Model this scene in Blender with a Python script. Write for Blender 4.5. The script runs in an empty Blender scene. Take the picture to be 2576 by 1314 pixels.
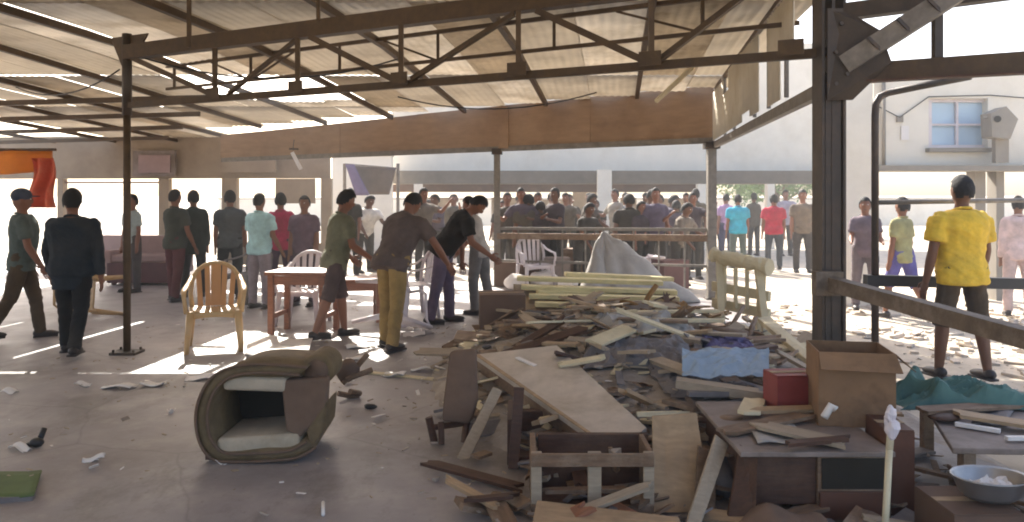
import bpy, bmesh, math, random
from mathutils import Vector, Matrix, noise
random.seed(7)
R = math.radians
sc = bpy.context.scene
COL = sc.collection
F = 2021.0; CU = 1287.0; HV = 490.0; CH = 1.6      # survey numbers: focal length, principal column, eye line, eye height

# ------------------------------------------------------------------ camera, sky, sun, exposure
cam_d = bpy.data.cameras.new('camera'); cam = bpy.data.objects.new('camera', cam_d); COL.objects.link(cam)
cam.location = (0, 0, CH); cam.rotation_euler = (R(90), 0, 0)
cam_d.sensor_width = 36; cam_d.lens = 36 * F / 2575; cam_d.shift_y = (HV - 657) / 2575
cam_d.clip_start = 0.05; cam_d.clip_end = 3000
sc.camera = cam
SUN = Vector((1.7, -4.6, -3.75)).normalized()      # the way the sunlight travels
elev = math.asin(-SUN.z)
w = bpy.data.worlds.new('World'); sc.world = w; w.use_nodes = True
wn = w.node_tree.nodes; wl = w.node_tree.links
sky = wn.new('ShaderNodeTexSky'); sky.sky_type = 'NISHITA'; sky.sun_disc = False
sky.sun_elevation = elev; sky.sun_rotation = math.atan2(-SUN.x, -SUN.y)
sky.dust_density = 3.5; sky.air_density = .8; sky.ozone_density = .4
wl.new(sky.outputs[0], wn['Background'].inputs[0]); wn['Background'].inputs[1].default_value = 0.13
sun_d = bpy.data.lights.new('sun', 'SUN'); sun_d.energy = 4.2; sun_d.angle = R(0.5); sun_d.color = (1, .95, .86)
sun = bpy.data.objects.new('sun', sun_d); COL.objects.link(sun); sun.rotation_euler = SUN.to_track_quat('-Z', 'Y').to_euler()
sc.view_settings.view_transform = 'Standard'; sc.view_settings.look = 'None'; sc.view_settings.gamma = 1
sc.view_settings.exposure = 1.85
sc.cycles.max_bounces = 10; sc.cycles.diffuse_bounces = 6; sc.cycles.use_denoising = True; sc.cycles.filter_width = 1.9

# ------------------------------------------------------------------ materials
def lin(h):
    h = h.lstrip('#')
    return tuple(((c / 12.92) if c <= .04045 else ((c + .055) / 1.055) ** 2.4) for c in (int(h[i:i + 2], 16) / 255 for i in (0, 2, 4)))
MATS = {}
def mat(name, hexc, rough=.75, var=.18, scale=6, bump=.15, stretch=(1, 1, 1), metal=0, trans=0, dirt=None, dscale=1.3, damt=.5):
    if name in MATS: return MATS[name]
    m = bpy.data.materials.new(name); m.use_nodes = True
    nt = m.node_tree; N = nt.nodes; L = nt.links
    b = N['Principled BSDF']; b.inputs['Roughness'].default_value = rough; b.inputs['Metallic'].default_value = metal
    c = lin(hexc)
    tc = N.new('ShaderNodeTexCoord'); mp = N.new('ShaderNodeMapping'); mp.inputs['Scale'].default_value = stretch
    L.new(tc.outputs['Object'], mp.inputs[0])
    nz = N.new('ShaderNodeTexNoise'); nz.inputs['Scale'].default_value = scale; nz.inputs['Detail'].default_value = 6; nz.inputs['Roughness'].default_value = .62
    L.new(mp.outputs[0], nz.inputs['Vector'])
    rp = N.new('ShaderNodeValToRGB'); e = rp.color_ramp.elements
    e[0].position = .3; e[0].color = tuple(max(0, x * (1 - var)) for x in c) + (1,)
    e[1].position = .72; e[1].color = tuple(min(1, x * (1 + var)) for x in c) + (1,)
    L.new(nz.outputs['Fac'], rp.inputs[0]); out = rp.outputs[0]
    if dirt:
        n2 = N.new('ShaderNodeTexNoise'); n2.inputs['Scale'].default_value = dscale; n2.inputs['Detail'].default_value = 8; n2.inputs['Roughness'].default_value = .7
        L.new(tc.outputs['Object'], n2.inputs['Vector'])
        r2 = N.new('ShaderNodeValToRGB'); r2.color_ramp.elements[0].position = .48; r2.color_ramp.elements[1].position = .66
        r2.color_ramp.elements[0].color = (0, 0, 0, 1); r2.color_ramp.elements[1].color = (damt,) * 3 + (1,)
        L.new(n2.outputs['Fac'], r2.inputs[0])
        mx = N.new('ShaderNodeMix'); mx.data_type = 'RGBA'; L.new(r2.outputs[0], mx.inputs[0]); L.new(out, mx.inputs[6])
        mx.inputs[7].default_value = lin(dirt) + (1,); out = mx.outputs[2]
    L.new(out, b.inputs['Base Color'])
    if bump:
        bp = N.new('ShaderNodeBump'); bp.inputs['Strength'].default_value = bump; bp.inputs['Distance'].default_value = .02
        L.new(nz.outputs['Fac'], bp.inputs['Height']); L.new(bp.outputs[0], b.inputs['Normal'])
    if trans:
        t = N.new('ShaderNodeBsdfTranslucent'); L.new(out, t.inputs[0]); s = N.new('ShaderNodeMixShader'); s.inputs[0].default_value = trans
        L.new(b.outputs[0], s.inputs[1]); L.new(t.outputs[0], s.inputs[2]); L.new(s.outputs[0], N['Material Output'].inputs[0])
    MATS[name] = m
    return m
def cloth(hexc): return mat('cloth_' + hexc, hexc, .95, .3, 7, .5, dirt='#8a7a68', dscale=2.2, damt=.1)
M_FLOOR = mat('concrete_floor', '#938c8c', .45, .12, 2.2, .06, dirt='#6b6058', dscale=.7, damt=.55)
M_SAND = mat('sandy_ground', '#bdb09d', .95, .16, 3, .4, dirt='#8d8172', dscale=1.1, damt=.5)
M_STEEL = mat('rusty_brown_steel', '#4d3a22', .6, .3, 14, .2, dirt='#3a2a20', dscale=5)
M_STEEL2 = mat('dark_grey_steel', '#3d3228', .55, .25, 12, .2, dirt='#5d4632', dscale=4)
M_STEEL3 = mat('weathered_grey_steel', '#7a736a', .6, .25, 12, .3, dirt='#4f453b', dscale=5)
M_SHEET = mat('beige_roof_sheet', '#d2c9ba', .7, .1, 2, .05, dirt='#a79b88', dscale=.9, trans=.36)
M_SHEET2 = mat('cream_cladding_sheet', '#d8cfbd', .7, .1, 3, .05, dirt='#a89878', dscale=1.5, trans=.25)
M_FASCIA = mat('brown_fascia_board', '#967a5f', .75, .16, 3, .1, stretch=(1, 1, 5), dirt='#7c6149', dscale=1.2, damt=.7)
M_WHITEWALL = mat('white_plaster', '#e2dacb', .9, .05, 2, .05, dirt='#cbbfac', dscale=.6)
M_GREYBAND = mat('grey_concrete_band', '#8d867c', .9, .12, 3, .1)
M_TANWALL = mat('tan_plaster', '#9c8b76', .9, .12, 2, .1, dirt='#7d6a58', dscale=.8)
M_MAUVE = mat('mauve_grey_paint', '#897b72', .75, .2, 6, .12, dirt='#655648', dscale=2.4, damt=.75)
M_WOODRED = mat('reddish_wood', '#8a5a42', .5, .25, 9, .1, stretch=(1, 8, 8))
M_WOODDK = mat('dark_brown_wood', '#4a2e1e', .65, .3, 8, .2, stretch=(1, 6, 6), dirt='#6e5440', dscale=3, damt=.5)
M_WOODGREY = mat('grey_weathered_wood', '#a3927c', .8, .16, 8, .15, stretch=(1, 7, 7), dirt='#857868', dscale=2)
M_WOODTAN = mat('tan_plywood', '#a88d6d', .75, .2, 7, .2, stretch=(1, 5, 1), dirt='#857055', dscale=2.5, damt=.7)
M_WOODBROWN = mat('mid_brown_wood', '#755c46', .75, .3, 8, .25, stretch=(1, 6, 6), dirt='#a3917c', dscale=3, damt=.6)
M_PALEYELLOW = mat('pale_yellow_board', '#d8cb98', .7, .14, 6, .1, stretch=(1, 8, 8), dirt='#a8966a', dscale=2)
M_WHITEWASH = mat('whitewashed_timber', '#d6c8a6', .85, .18, 10, .3, dirt='#9a8a6a', dscale=5)
M_CARD = mat('brown_cardboard', '#88694c', .9, .16, 5, .15, dirt='#5f4835', dscale=3, damt=.7)
M_CARDDK = mat('dark_cardboard', '#6a5242', .85, .12, 5, .05)
M_RED = mat('dull_red_box', '#8a3a34', .6, .14, 5, .05)
M_CREAMPL = mat('tan_plastic', '#bd9c6e', .4, .08, 4, .03, dirt='#a17a48', dscale=4)
M_ORANGEPL = mat('orange_plastic', '#bd8850', .45, .08, 4, .03)
M_WHITEPL = mat('white_plastic', '#d6cdd0', .4, .05, 4, .03, dirt='#b3a59c', dscale=4)
M_OLIVE = mat('olive_brown_vinyl', '#67563a', .75, .3, 11, .5, dirt='#7d6750', dscale=3.5)
M_CREAMFAB = mat('soiled_cream_fabric', '#b6a893', .9, .14, 9, .2, dirt='#8a7b62', dscale=3)
M_BROWNFAB = mat('brown_fabric', '#6d5747', .9, .16, 9, .2)
M_BLACK = mat('black_recess_shade', '#2a241a', .9, .2, 6, .1)  # black colour stands for the shade inside hollows
M_PAPER = mat('white_paper', '#e2dcd6', .9, .04, 3, .05)
M_INK = mat('grey_print', '#9c948e', .9, .1, 8, 0)
M_TARPGREY = mat('grey_tarp', '#a5a09a', .6, .12, 5, .15, dirt='#807a74', dscale=3)
M_TARPDK = mat('slate_grey_cloth', '#7b7472', .85, .2, 7, .2, dirt='#4d4a50', dscale=3)
M_TARPBLUE = mat('pale_blue_tarp', '#98a9ba', .8, .12, 5, .1)
M_TARPVIO = mat('violet_cloth', '#6b6284', .8, .15, 6, .1)
M_GREENTARP = mat('bottle_green_tarp', '#476860', .75, .2, 6, .15)
M_ORANGE = mat('orange_banner', '#d88322', .8, .1, 4, .1, trans=.3)
M_ORANGERED = mat('orange_red_cloth', '#cf5c38', .85, .16, 5, .15, trans=.3, dirt='#e0a07a', dscale=4)
M_GLASS = mat('pale_blue_glass', '#b4cbdc', .15, .05, 2, 0)
M_METAL = mat('dull_aluminium', '#a8a6a4', .35, .1, 8, .05, metal=.7)
M_BLACKP = mat('black_plastic', '#1c1b1d', .5, .1, 8, 0)
M_GREENMAT = mat('green_mat', '#5a6a3c', .9, .15, 10, .2)
M_PINK = mat('dusty_pink_paint', '#9b827d', .8, .12, 4, .05)
M_MAROON = mat('maroon_vinyl', '#5d3a38', .6, .15, 5, .05)
M_SKIN = mat('brown_skin', '#80543d', .55, .1, 6, .05)
M_SKIN2 = mat('dark_brown_skin', '#66422c', .55, .1, 6, .05)
M_HAIR = mat('black_hair', '#17120f', .8, .3, 40, .5)
M_EYE = mat('eye_white', '#d8d2c8', .3, 0, 1, 0)
M_LIP = mat('lip', '#5c3028', .5, .05, 5, 0)
M_SHOE = mat('dark_shoe', '#2b2320', .5, .2, 8, .05)
M_GREEN = mat('leaf_green', '#4b6a34', .8, .3, 20, .2)
M_TRUNK = mat('bark', '#5f4c38', .9, .3, 15, .4)

# ------------------------------------------------------------------ mesh helpers
def P(u, v, D): return Vector(((u - CU) / F * D, D, CH - (v - HV) / F * D))
def Gp(u, v, z=0.0):
    D = (CH - z) * F / (v - HV); return Vector(((u - CU) / F * D, D, z))
def ax(p, q):                                        # a frame whose Z runs from p to q
    d = (q - p).normalized(); up = Vector((0, 0, 1)) if abs(d.z) < .95 else Vector((0, 1, 0))
    x = up.cross(d).normalized(); y = d.cross(x); return x, y, d
class MB:
    def __init__(s): s.v = []; s.f = []
    def add(s, vs, fs):
        o = len(s.v); s.v += [Vector(x) for x in vs]; s.f += [tuple(i + o for i in f) for f in fs]; return s
    def box(s, c, size, m=None):
        c = Vector(c); hx, hy, hz = (k / 2 for k in size)
        vs = [Vector((x, y, z)) for z in (-hz, hz) for y in (-hy, hy) for x in (-hx, hx)]
        if m is not None: vs = [m @ x for x in vs]
        return s.add([c + x for x in vs], [(0, 2, 3, 1), (4, 5, 7, 6), (0, 1, 5, 4), (2, 6, 7, 3), (0, 4, 6, 2), (1, 3, 7, 5)])
    def bar(s, p, q, w_, h_):                          # rectangular bar
        p = Vector(p); q = Vector(q); x, y, d = ax(p, q)
        vs = [b + x * i * w_ / 2 + y * j * h_ / 2 for b in (p, q) for i, j in ((-1, -1), (1, -1), (1, 1), (-1, 1))]
        return s.add(vs, [(3, 2, 1, 0), (4, 5, 6, 7), (0, 1, 5, 4), (1, 2, 6, 5), (2, 3, 7, 6), (3, 0, 4, 7)])
    def angle(s, p, q, w_, t):                          # L-section
        p = Vector(p); q = Vector(q); x, y, d = ax(p, q)
        prof = [(-w_ / 2, -w_ / 2), (w_ / 2, -w_ / 2), (w_ / 2, -w_ / 2 + t), (-w_ / 2 + t, -w_ / 2 + t), (-w_ / 2 + t, w_ / 2), (-w_ / 2, w_ / 2)]
        vs = [b + x * i + y * j for b in (p, q) for i, j in prof]
        return s.add(vs, [tuple(range(5, -1, -1)), tuple(range(6, 12))] + [(i, (i + 1) % 6, 6 + (i + 1) % 6, 6 + i) for i in range(6)])
    def tube(s, pts, r, n=8):
        pts = [Vector(p) for p in pts]; rr = r if isinstance(r, (list, tuple)) else [r] * len(pts); vs = []; x = None
        for i, p in enumerate(pts):
            d = (pts[min(i + 1, len(pts) - 1)] - pts[max(i - 1, 0)]).normalized()
            if x is None: x = ax(Vector((0, 0, 0)), d)[0]
            x = (x - d * x.dot(d)).normalized(); y = d.cross(x)
            vs += [p + (x * math.cos(a) + y * math.sin(a)) * rr[i] for a in (k * 2 * math.pi / n for k in range(n))]
        fs = [tuple(range(n - 1, -1, -1)), tuple(range(len(vs) - n, len(vs)))]
        for i in range(len(pts) - 1):
            fs += [(i * n + k, i * n + (k + 1) % n, (i + 1) * n + (k + 1) % n, (i + 1) * n + k) for k in range(n)]
        return s.add(vs, fs)
    def ell(s, c, r, m=None, n=12, k=8):
        c = Vector(c); vs = []
        for i in range(1, k):
            t = math.pi * i / k
            for j in range(n):
                a = 2 * math.pi * j / n
                vs.append(Vector((r[0] * math.sin(t) * math.cos(a), r[1] * math.sin(t) * math.sin(a), r[2] * math.cos(t))))
        vs += [Vector((0, 0, r[2])), Vector((0, 0, -r[2]))]
        if m is not None: vs = [m @ x for x in vs]
        T = len(vs) - 2; fs = []
        for i in range(k - 2):
            fs += [(i * n + j, (i + 1) * n + j, (i + 1) * n + (j + 1) % n, i * n + (j + 1) % n) for j in range(n)]
        fs += [(T, j, (j + 1) % n) for j in range(n)] + [(T + 1, (k - 2) * n + (j + 1) % n, (k - 2) * n + j) for j in range(n)]
        return s.add([c + x for x in vs], fs)
    def poly(s, pts, t):                               # a slab: polygon pts, thickened by vector t
        pts = [Vector(p) for p in pts]; n = len(pts)
        if not isinstance(t, Vector):
            nn = Vector((0, 0, 0))
            for i in range(n): nn += pts[i].cross(pts[(i + 1) % n])
            nn.normalize(); t = nn * (-t if nn.z >= 0 else t)
        return s.add(pts + [p + t for p in pts], [tuple(range(n)), tuple(range(2 * n - 1, n - 1, -1))] + [(i, n + i, n + (i + 1) % n, (i + 1) % n) for i in range(n)])
    def ring(s, cs, rx, ry, xs, ys, n=14):             # elliptical sweep
        vs = []
        for c, a, b, x, y in zip(cs, rx, ry, xs, ys):
            vs += [c + x * a * math.cos(t) + y * b * math.sin(t) for t in (k * 2 * math.pi / n for k in range(n))]
        fs = [tuple(range(n - 1, -1, -1)), tuple(range(len(vs) - n, len(vs)))]
        for i in range(len(cs) - 1):
            fs += [(i * n + k, i * n + (k + 1) % n, (i + 1) * n + (k + 1) % n, (i + 1) * n + k) for k in range(n)]
        return s.add(vs, fs)
    def grid(s, fn, nu, nv, t=.006):                    # a sheet with thickness; fn(a,b) for a,b in 0..1
        top = [fn(i / nu, j / nv) for j in range(nv + 1) for i in range(nu + 1)]
        W = nu + 1; nrm = []
        for j in range(nv + 1):
            for i in range(nu + 1):
                g = lambda a, b: top[max(0, min(nv, b)) * W + max(0, min(nu, a))]
                nn = (g(i + 1, j) - g(i - 1, j)).cross(g(i, j + 1) - g(i, j - 1))
                nrm.append(nn.normalized() if nn.length > 1e-9 else Vector((0, 0, 1)))
        T = len(top); vs = top + [p - k * t for p, k in zip(top, nrm)]; fs = []
        for j in range(nv):
            for i in range(nu):
                a = j * W + i; q = (a, a + 1, a + 1 + W, a + W); fs += [q, tuple(x + T for x in reversed(q))]
        edge = [i for i in range(W)] + [j * W + nu for j in range(1, nv + 1)] + [nv * W + i for i in range(nu - 1, -1, -1)] + [j * W for j in range(nv - 1, 0, -1)]
        fs += [(edge[k], T + edge[k], T + edge[(k + 1) % len(edge)], edge[(k + 1) % len(edge)]) for k in range(len(edge))]
        return s.add(vs, fs)
    def mesh(s, name, m=None, smooth=False, org=None):
        me = bpy.data.meshes.new(name); o = org or Vector((0, 0, 0))
        me.from_pydata([v - o for v in s.v], [], s.f); me.validate(); me.update()
        if m: me.materials.append(m)
        if smooth: me.polygons.foreach_set('use_smooth', [True] * len(me.polygons))
        return me
    def build(s, name, m, parent=None, smooth=False, bevel=0, local=False):
        """one mesh object; points given in world space unless local"""
        org = None
        if parent is not None and not local: org = worldloc(parent)
        elif parent is None and not local:
            lo = [min(v[k] for v in s.v) for k in range(3)]; hi = [max(v[k] for v in s.v) for k in range(3)]
            org = Vector(((lo[0] + hi[0]) / 2, (lo[1] + hi[1]) / 2, lo[2]))
        o = bpy.data.objects.new(name, s.mesh(name, m, smooth, org)); COL.objects.link(o)
        if parent is not None: o.parent = parent
        elif org is not None: o.location = org
        if bevel:
            b = o.modifiers.new('bevel', 'BEVEL'); b.width = bevel; b.segments = 2; b.limit_method = 'ANGLE'
        return o
def worldloc(o):
    l = Vector(o.location)
    while o.parent is not None: o = o.parent; l += Vector(o.location)
    return l
def tag(o, label, cat, group=None):
    o['label'] = label; o['category'] = cat
    if group: o['group'] = group
    return o
def thing(name, label, cat, loc=(0, 0, 0), rz=0, group=None):
    o = bpy.data.objects.new(name, None); COL.objects.link(o); o.location = loc; o.rotation_euler = (0, 0, rz); o.empty_display_size = .1
    return tag(o, label, cat, group)
def struct(o): o['kind'] = 'structure'; return o
def stuff(o, label, cat=None):
    o['kind'] = 'stuff'; o['label'] = label
    if cat: o['category'] = cat
    return o
def dup(root, label, loc, rot, group=None, mats=None):
    r = root.copy(); COL.objects.link(r); r.location = loc; r.rotation_euler = rot; r['label'] = label
    if group: r['group'] = group
    def rec(a, b):
        for ch in list(a.children):
            if ch.name not in COL.objects: continue
            c = ch.copy(); COL.objects.link(c); c.parent = b
            k = ch.name.split('.')[0]
            if mats and k in mats and c.material_slots:
                c.material_slots[0].link = 'OBJECT'; c.material_slots[0].material = mats[k]
            rec(ch, c)
    rec(root, r); return r

# ------------------------------------------------------------------ ground
def worn_floor(m):
    nt = m.node_tree; N = nt.nodes; L = nt.links; b = N['Principled BSDF']; src = b.inputs['Base Color'].links[0].from_socket
    tc = N.new('ShaderNodeTexCoord')
    def layer(src, scale, lo, hi, col, amt, stretch=(1, 1, 1), detail=9):
        mp = N.new('ShaderNodeMapping'); mp.inputs['Scale'].default_value = stretch; L.new(tc.outputs['Object'], mp.inputs[0])
        n = N.new('ShaderNodeTexNoise'); n.inputs['Scale'].default_value = scale; n.inputs['Detail'].default_value = detail; n.inputs['Roughness'].default_value = .75; L.new(mp.outputs[0], n.inputs['Vector'])
        rp = N.new('ShaderNodeValToRGB'); rp.color_ramp.elements[0].position = lo; rp.color_ramp.elements[1].position = hi
        rp.color_ramp.elements[0].color = (0, 0, 0, 1); rp.color_ramp.elements[1].color = (amt,) * 3 + (1,); L.new(n.outputs['Fac'], rp.inputs[0])
        mx = N.new('ShaderNodeMix'); mx.data_type = 'RGBA'; L.new(rp.outputs[0], mx.inputs[0]); L.new(src, mx.inputs[6]); mx.inputs[7].default_value = lin(col) + (1,); return mx.outputs[2], rp.outputs[0]
    o, _ = layer(src, 2.6, .5, .64, '#a9a09a', .5)
    o, _ = layer(o, .9, .52, .6, '#5e564a', .45, (1, .5, 1))
    o, k = layer(o, 14, .6, .68, '#4d463f', .5)
    o, _ = layer(o, 30, .62, .7, '#c5bdb2', .5)
    vo = N.new('ShaderNodeTexVoronoi'); vo.feature = 'DISTANCE_TO_EDGE'; vo.inputs['Scale'].default_value = .55; 
    n3 = N.new('ShaderNodeTexNoise'); n3.inputs['Scale'].default_value = 3; n3.inputs['Detail'].default_value = 6; L.new(tc.outputs['Object'], n3.inputs['Vector'])
    mv = N.new('ShaderNodeMix'); mv.data_type = 'RGBA'; mv.inputs[0].default_value = .12; L.new(tc.outputs['Object'], mv.inputs[6]); L.new(n3.outputs['Color'], mv.inputs[7]); L.new(mv.outputs[2], vo.inputs['Vector'])
    rp = N.new('ShaderNodeValToRGB'); rp.color_ramp.elements[0].position = .0; rp.color_ramp.elements[1].position = .006; rp.color_ramp.elements[0].color = (.3, .3, .3, 1); rp.color_ramp.elements[1].color = (0, 0, 0, 1)
    L.new(vo.outputs['Distance'], rp.inputs[0]); mx = N.new('ShaderNodeMix'); mx.data_type = 'RGBA'; L.new(rp.outputs[0], mx.inputs[0]); L.new(o, mx.inputs[6]); mx.inputs[7].default_value = lin('#4a433d') + (1,)
    L.new(mx.outputs[2], b.inputs['Base Color'])
    mr = N.new('ShaderNodeMapRange'); mr.inputs[3].default_value = .36; mr.inputs[4].default_value = .7; L.new(n3.outputs['Fac'], mr.inputs[0]); L.new(mr.outputs[0], b.inputs['Roughness'])
worn_floor(M_FLOOR)
def sheet(name, pts, m, z):
    return struct(MB().add([(x, y, z) for x, y in pts], [tuple(range(len(pts)))]).build(name, m))
sheet('ground', [(-900, -900), (900, -900), (900, 900), (-900, 900)], M_SAND, -.05)
AX = Vector((.891, -.454, 0)); BX = Vector((.13, 1, 0)).normalized()
TL = Vector((-3.88, 8.1, 0)); CC = Vector((2.05, 5.2, 0)); FR = P(1797, 350, 12.3); FR.z = 0; FL = P(560, 390, 17); FL.z = 0
edge_r = CC + (CC - FR) * 1.4
sheet('concrete_floor', [(-16, -6), (edge_r.x + 1.2, -6), (CC.x + 1.35, 3), (CC.x + .5, CC.y + .6), (FR.x + .1, FR.y), (FL.x, FL.y + 1), (-8.5, 21), (-16, 21)], M_FLOOR, .0)

def H(x, y):                                         # height of the debris mound over the floor
    r = ((x - 1.05) / 1.75) ** 2 + ((y - 7.3) / 2.9) ** 2
    if r >= 1: return 0.0
    return max(0, .42 * (1 - r) ** .8 + .05 * noise.noise(Vector((x * 2.3, y * 2.3, 3))) * (1 - r))

# ------------------------------------------------------------------ shed frame
RZ = 3.35                                             # underside of the roof near the camera
def roofz(x, y): return RZ - .05 * max(0, y - 9.2)
def on_truss(u): k = (u - CU) / F; D = 6.125 / (1 + .509 * k); return Vector((k * D, D, 0))
def up(p, z): return Vector((p.x, p.y, z))
tr = thing('lattice_roof_truss', 'brown steel lattice girder spanning from thin pole to thick column', 'truss', up(TL, 2.5))
TE = CC
MB().bar(up(TL, 2.5), up(TE, 2.52), .05, .06).build('bottom_chord', M_STEEL, tr)
MB().bar(up(TL, 3.03), up(TE, 3.09), .11, .14).build('top_chord', M_STEEL, tr)
nodes = [540, 748, 1008, 1303, 1637]
for u in nodes:
    p = on_truss(u); MB().bar(up(p, 2.53), up(p, 3.0), .04, .035).build('vertical_strut', M_STEEL, tr)
for a, b in ((330, 535), (745, 570), (780, 995), (1290, 1030), (1350, 1620), (1900, 1655)):
    MB().angle(up(on_truss(a), 2.98), up(on_truss(b), 2.54), .05, .012).build('diagonal_strut', M_STEEL, tr)
for u in nodes + [1990]:
    p = on_truss(u) - Vector((.454, .891, 0)) * .031
    MB().box(up(p, 2.55), (.16, .008, .1), Matrix.Rotation(-R(27), 3, 'Z')).build('gusset_plate', M_STEEL, tr)
# left pole
po = thing('roof_pole', 'slender brown steel pole carrying the girder over open floor', 'pole', TL)
MB().tube([up(TL, .02), up(TL, 2.47)], .036, 10).build('shaft', M_STEEL, po, True)
MB().tube([up(TL, 2.4), up(TL, 3.22)], .048, 10).build('upper_sleeve', M_STEEL2, po, True)
MB().box(up(TL, .012), (.26, .22, .024)).build('base_plate', M_STEEL2, po)
for sx in (-1, 1):
    for sy in (-1, 1): MB().tube([TL + Vector((sx * .1, sy * .08, .024)), TL + Vector((sx * .1, sy * .08, .05))], .013, 6).build('bolt', M_STEEL2, po)
MB().poly([up(TL, 3.2) + AX * -.25, up(TL, 3.2) + AX * .3, up(TL, 2.98) + AX * .12, up(TL, 2.9) - AX * .08], Vector((.3, .6, 0)) * .03).build('gusset_plate', M_STEEL, po)
# thick column
co = thing('steel_column', 'thick dark steel column with gusset plates behind the cardboard box', 'column', CC)
cw = .15
MB().box(up(CC, 1.65), (.02, cw, 3.3)).build('web', M_STEEL2, co)
for s in (-1, 1): MB().box(up(CC, 1.65) + Vector((s * .068, 0, 0)), (.018, cw + .02, 3.3)).build('flange', M_STEEL2, co)
MB().box(up(CC, 1.2) - Vector((0, cw / 2 - .012, 0)), (.1, .016, 2.36)).build('cover_plate', M_STEEL2, co)
MB().box(CC + Vector((0, 0, .02)), (.32, .3, .04)).build('base_plate', M_STEEL3, co)
g = up(CC, 0) - Vector((0, .095, 0))
MB().poly([g + Vector((-.05, 0, 2.2)), g + Vector((.11, 0, 2.2)), g + Vector((.3, -.12, 2.42)), g + Vector((.24, -.1, 2.62)), g + Vector((.05, 0, 2.78)), g + Vector((-.05, 0, 2.78))], Vector((0, -.012, 0))).build('gusset_plate', M_STEEL2, co)
for i, (dx, dz) in enumerate(((-.0, 2.3), (.06, 2.36), (.0, 2.5), (.14, 2.44), (.03, 2.68), (.19, 2.5))):
    q = g + Vector((dx, -.012 - dx * .4, dz)); MB().tube([q, q - Vector((0, .018, 0))], .014, 6).build('bolt', M_STEEL2, co)
# right-hand bay of the frame
rb = thing('braced_frame_bay', 'dark steel frame bay with a heavy diagonal brace beside the thick column', 'frame', up(CC, 2.3))
E2 = CC + AX * 2.4
MB().bar(up(CC, 2.37) + AX * .09, up(E2, 2.38), .1, .12).build('lower_beam', M_STEEL, rb)
MB().bar(up(CC, 2.315) + AX * .09 - Vector((.454, .891, 0)) * .03, up(E2, 2.3) - Vector((.454, .891, 0)) * .03, .09, .012).build('lower_flange', M_WOODDK, rb)
MB().bar(up(CC, 2.77) + AX * .09, up(E2, 2.86), .1, .1).build('upper_beam', M_STEEL2, rb)
q0 = up(CC, 2.42) + AX * .1 - Vector((.454, .891, 0)) * .08; q1 = up(CC, 2.93) + AX * .92 - Vector((.454, .891, 0)) * .08
MB().bar(q0, q1, .07, .12).build('diagonal_brace', M_STEEL3, rb)
for k in range(4):
    a = q0.lerp(q1, .2 + k * .2) - Vector((.02, .045, 0)); MB().bar(a + Vector((-.03, 0, .05)), a + Vector((.05, 0, -.03)), .012, .02).build('lacing_bar', M_STEEL2, rb)
for t in (.62, 1.35): MB().bar(up(CC + AX * t, 2.43), up(CC + AX * t, 2.77), .05, .05).build('vertical_strut', M_STEEL2, rb)
# second, lighter joist behind the girder
J0 = P(700, 195, 9.6); J1 = P(2010, 60, 6.55)
js = thing('light_roof_joist', 'thin steel joist hung below the roof behind the main girder', 'joist', J0)
J0b = J0 + (J0 - J1) * .35; J0b.z = 3.0; J1.z = 3.0; J0.z = 3.0
MB().bar(J0b, J1, .035, .035).build('bottom_chord', M_STEEL, js)
MB().bar(up(J0b, 3.3), up(J1, 3.3), .04, .04).build('top_chord', M_STEEL, js)
for t in (.02, .2, .38, .55, .72, .9):
    p = J0b.lerp(J1, t); MB().bar(p, up(p, 3.3), .03, .03).build('vertical_strut', M_STEEL, js)
for t, t2 in ((.2, .11), (.2, .29), (.55, .46), (.55, .64), (.9, .8)):
    MB().bar(J0b.lerp(J1, t), up(J0b.lerp(J1, t2), 3.28), .022, .022).build('diagonal_strut', M_STEEL, js)

# ------------------------------------------------------------------ roof: purlins and sheets
roof = thing('shed_roof', 'beige corrugated sheet roof on brown purlins over the whole hall', 'roof', (0, 7, 3.3))
def fascia_y(x):                                      # back edge of the roof
    t = (x - FR.x) / (FL.x - FR.x); return FR.y + (FL.y - FR.y) * t if x > FL.x else 22.0
def edge_x(y): return CC.x + (FR.x - CC.x) * (y - CC.y) / (FR.y - CC.y)
def pur_x(x7, y): return x7 + .13 * (y - 7)
for i in range(-7, 6):
    x7 = -1.75 + 1.49 * i
    y1 = 21.6
    for k in range(60):
        if y1 > fascia_y(pur_x(x7, y1)) - .1: y1 -= .25
    y0 = -1.0
    if pur_x(x7, 6) > edge_x(6): continue
    segs = [(y0, 9.2), (9.2, y1)]
    for a, b in segs:
        MB().bar((pur_x(x7, a), a, roofz(0, a) - .045), (pur_x(x7, b), b, roofz(0, b) - .045), .06, .07).build('purlin', M_STEEL, roof)
for j in range(6):                                     # cross rails further in at the left
    y = 12.2 + j * 1.7
    x1 = -4.4 - j * 1.0
    MB().bar((-15, y + 1.6, roofz(0, y + 1.6) - .12), (x1, y, roofz(0, y) - .12), .05, .08).build('cross_rail', M_STEEL, roof)
for u, v, D in ((475, 60, 6.75), (800, -5, 6.9)):
    p = P(u, v, D); MB().bar(up(p, 3.3), up(p, p.z - .2), .03, .03).build('hanger', M_STEEL, roof)
def wave_sheet(x0, x1, ya, yb, seed):                  # corrugated sheet between purlin-parallel edges
    rnd = random.Random(seed); n = 14; dz = rnd.uniform(0, .012); sk = rnd.uniform(-.02, .02)
    def fn(a, b):
        y = ya + (yb - ya) * b; x = pur_x(x0 + (x1 - x0) * a, y) + sk * b
        return Vector((x, y, roofz(0, y) + .012 + dz + .005 * math.sin(a * 2 * math.pi * 7)))
    return MB().grid(lambda a, b: fn(a, b), 28, 3, -.003)
def hole(x): return -5.1 < x < -2.8
ridx = 0
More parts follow.
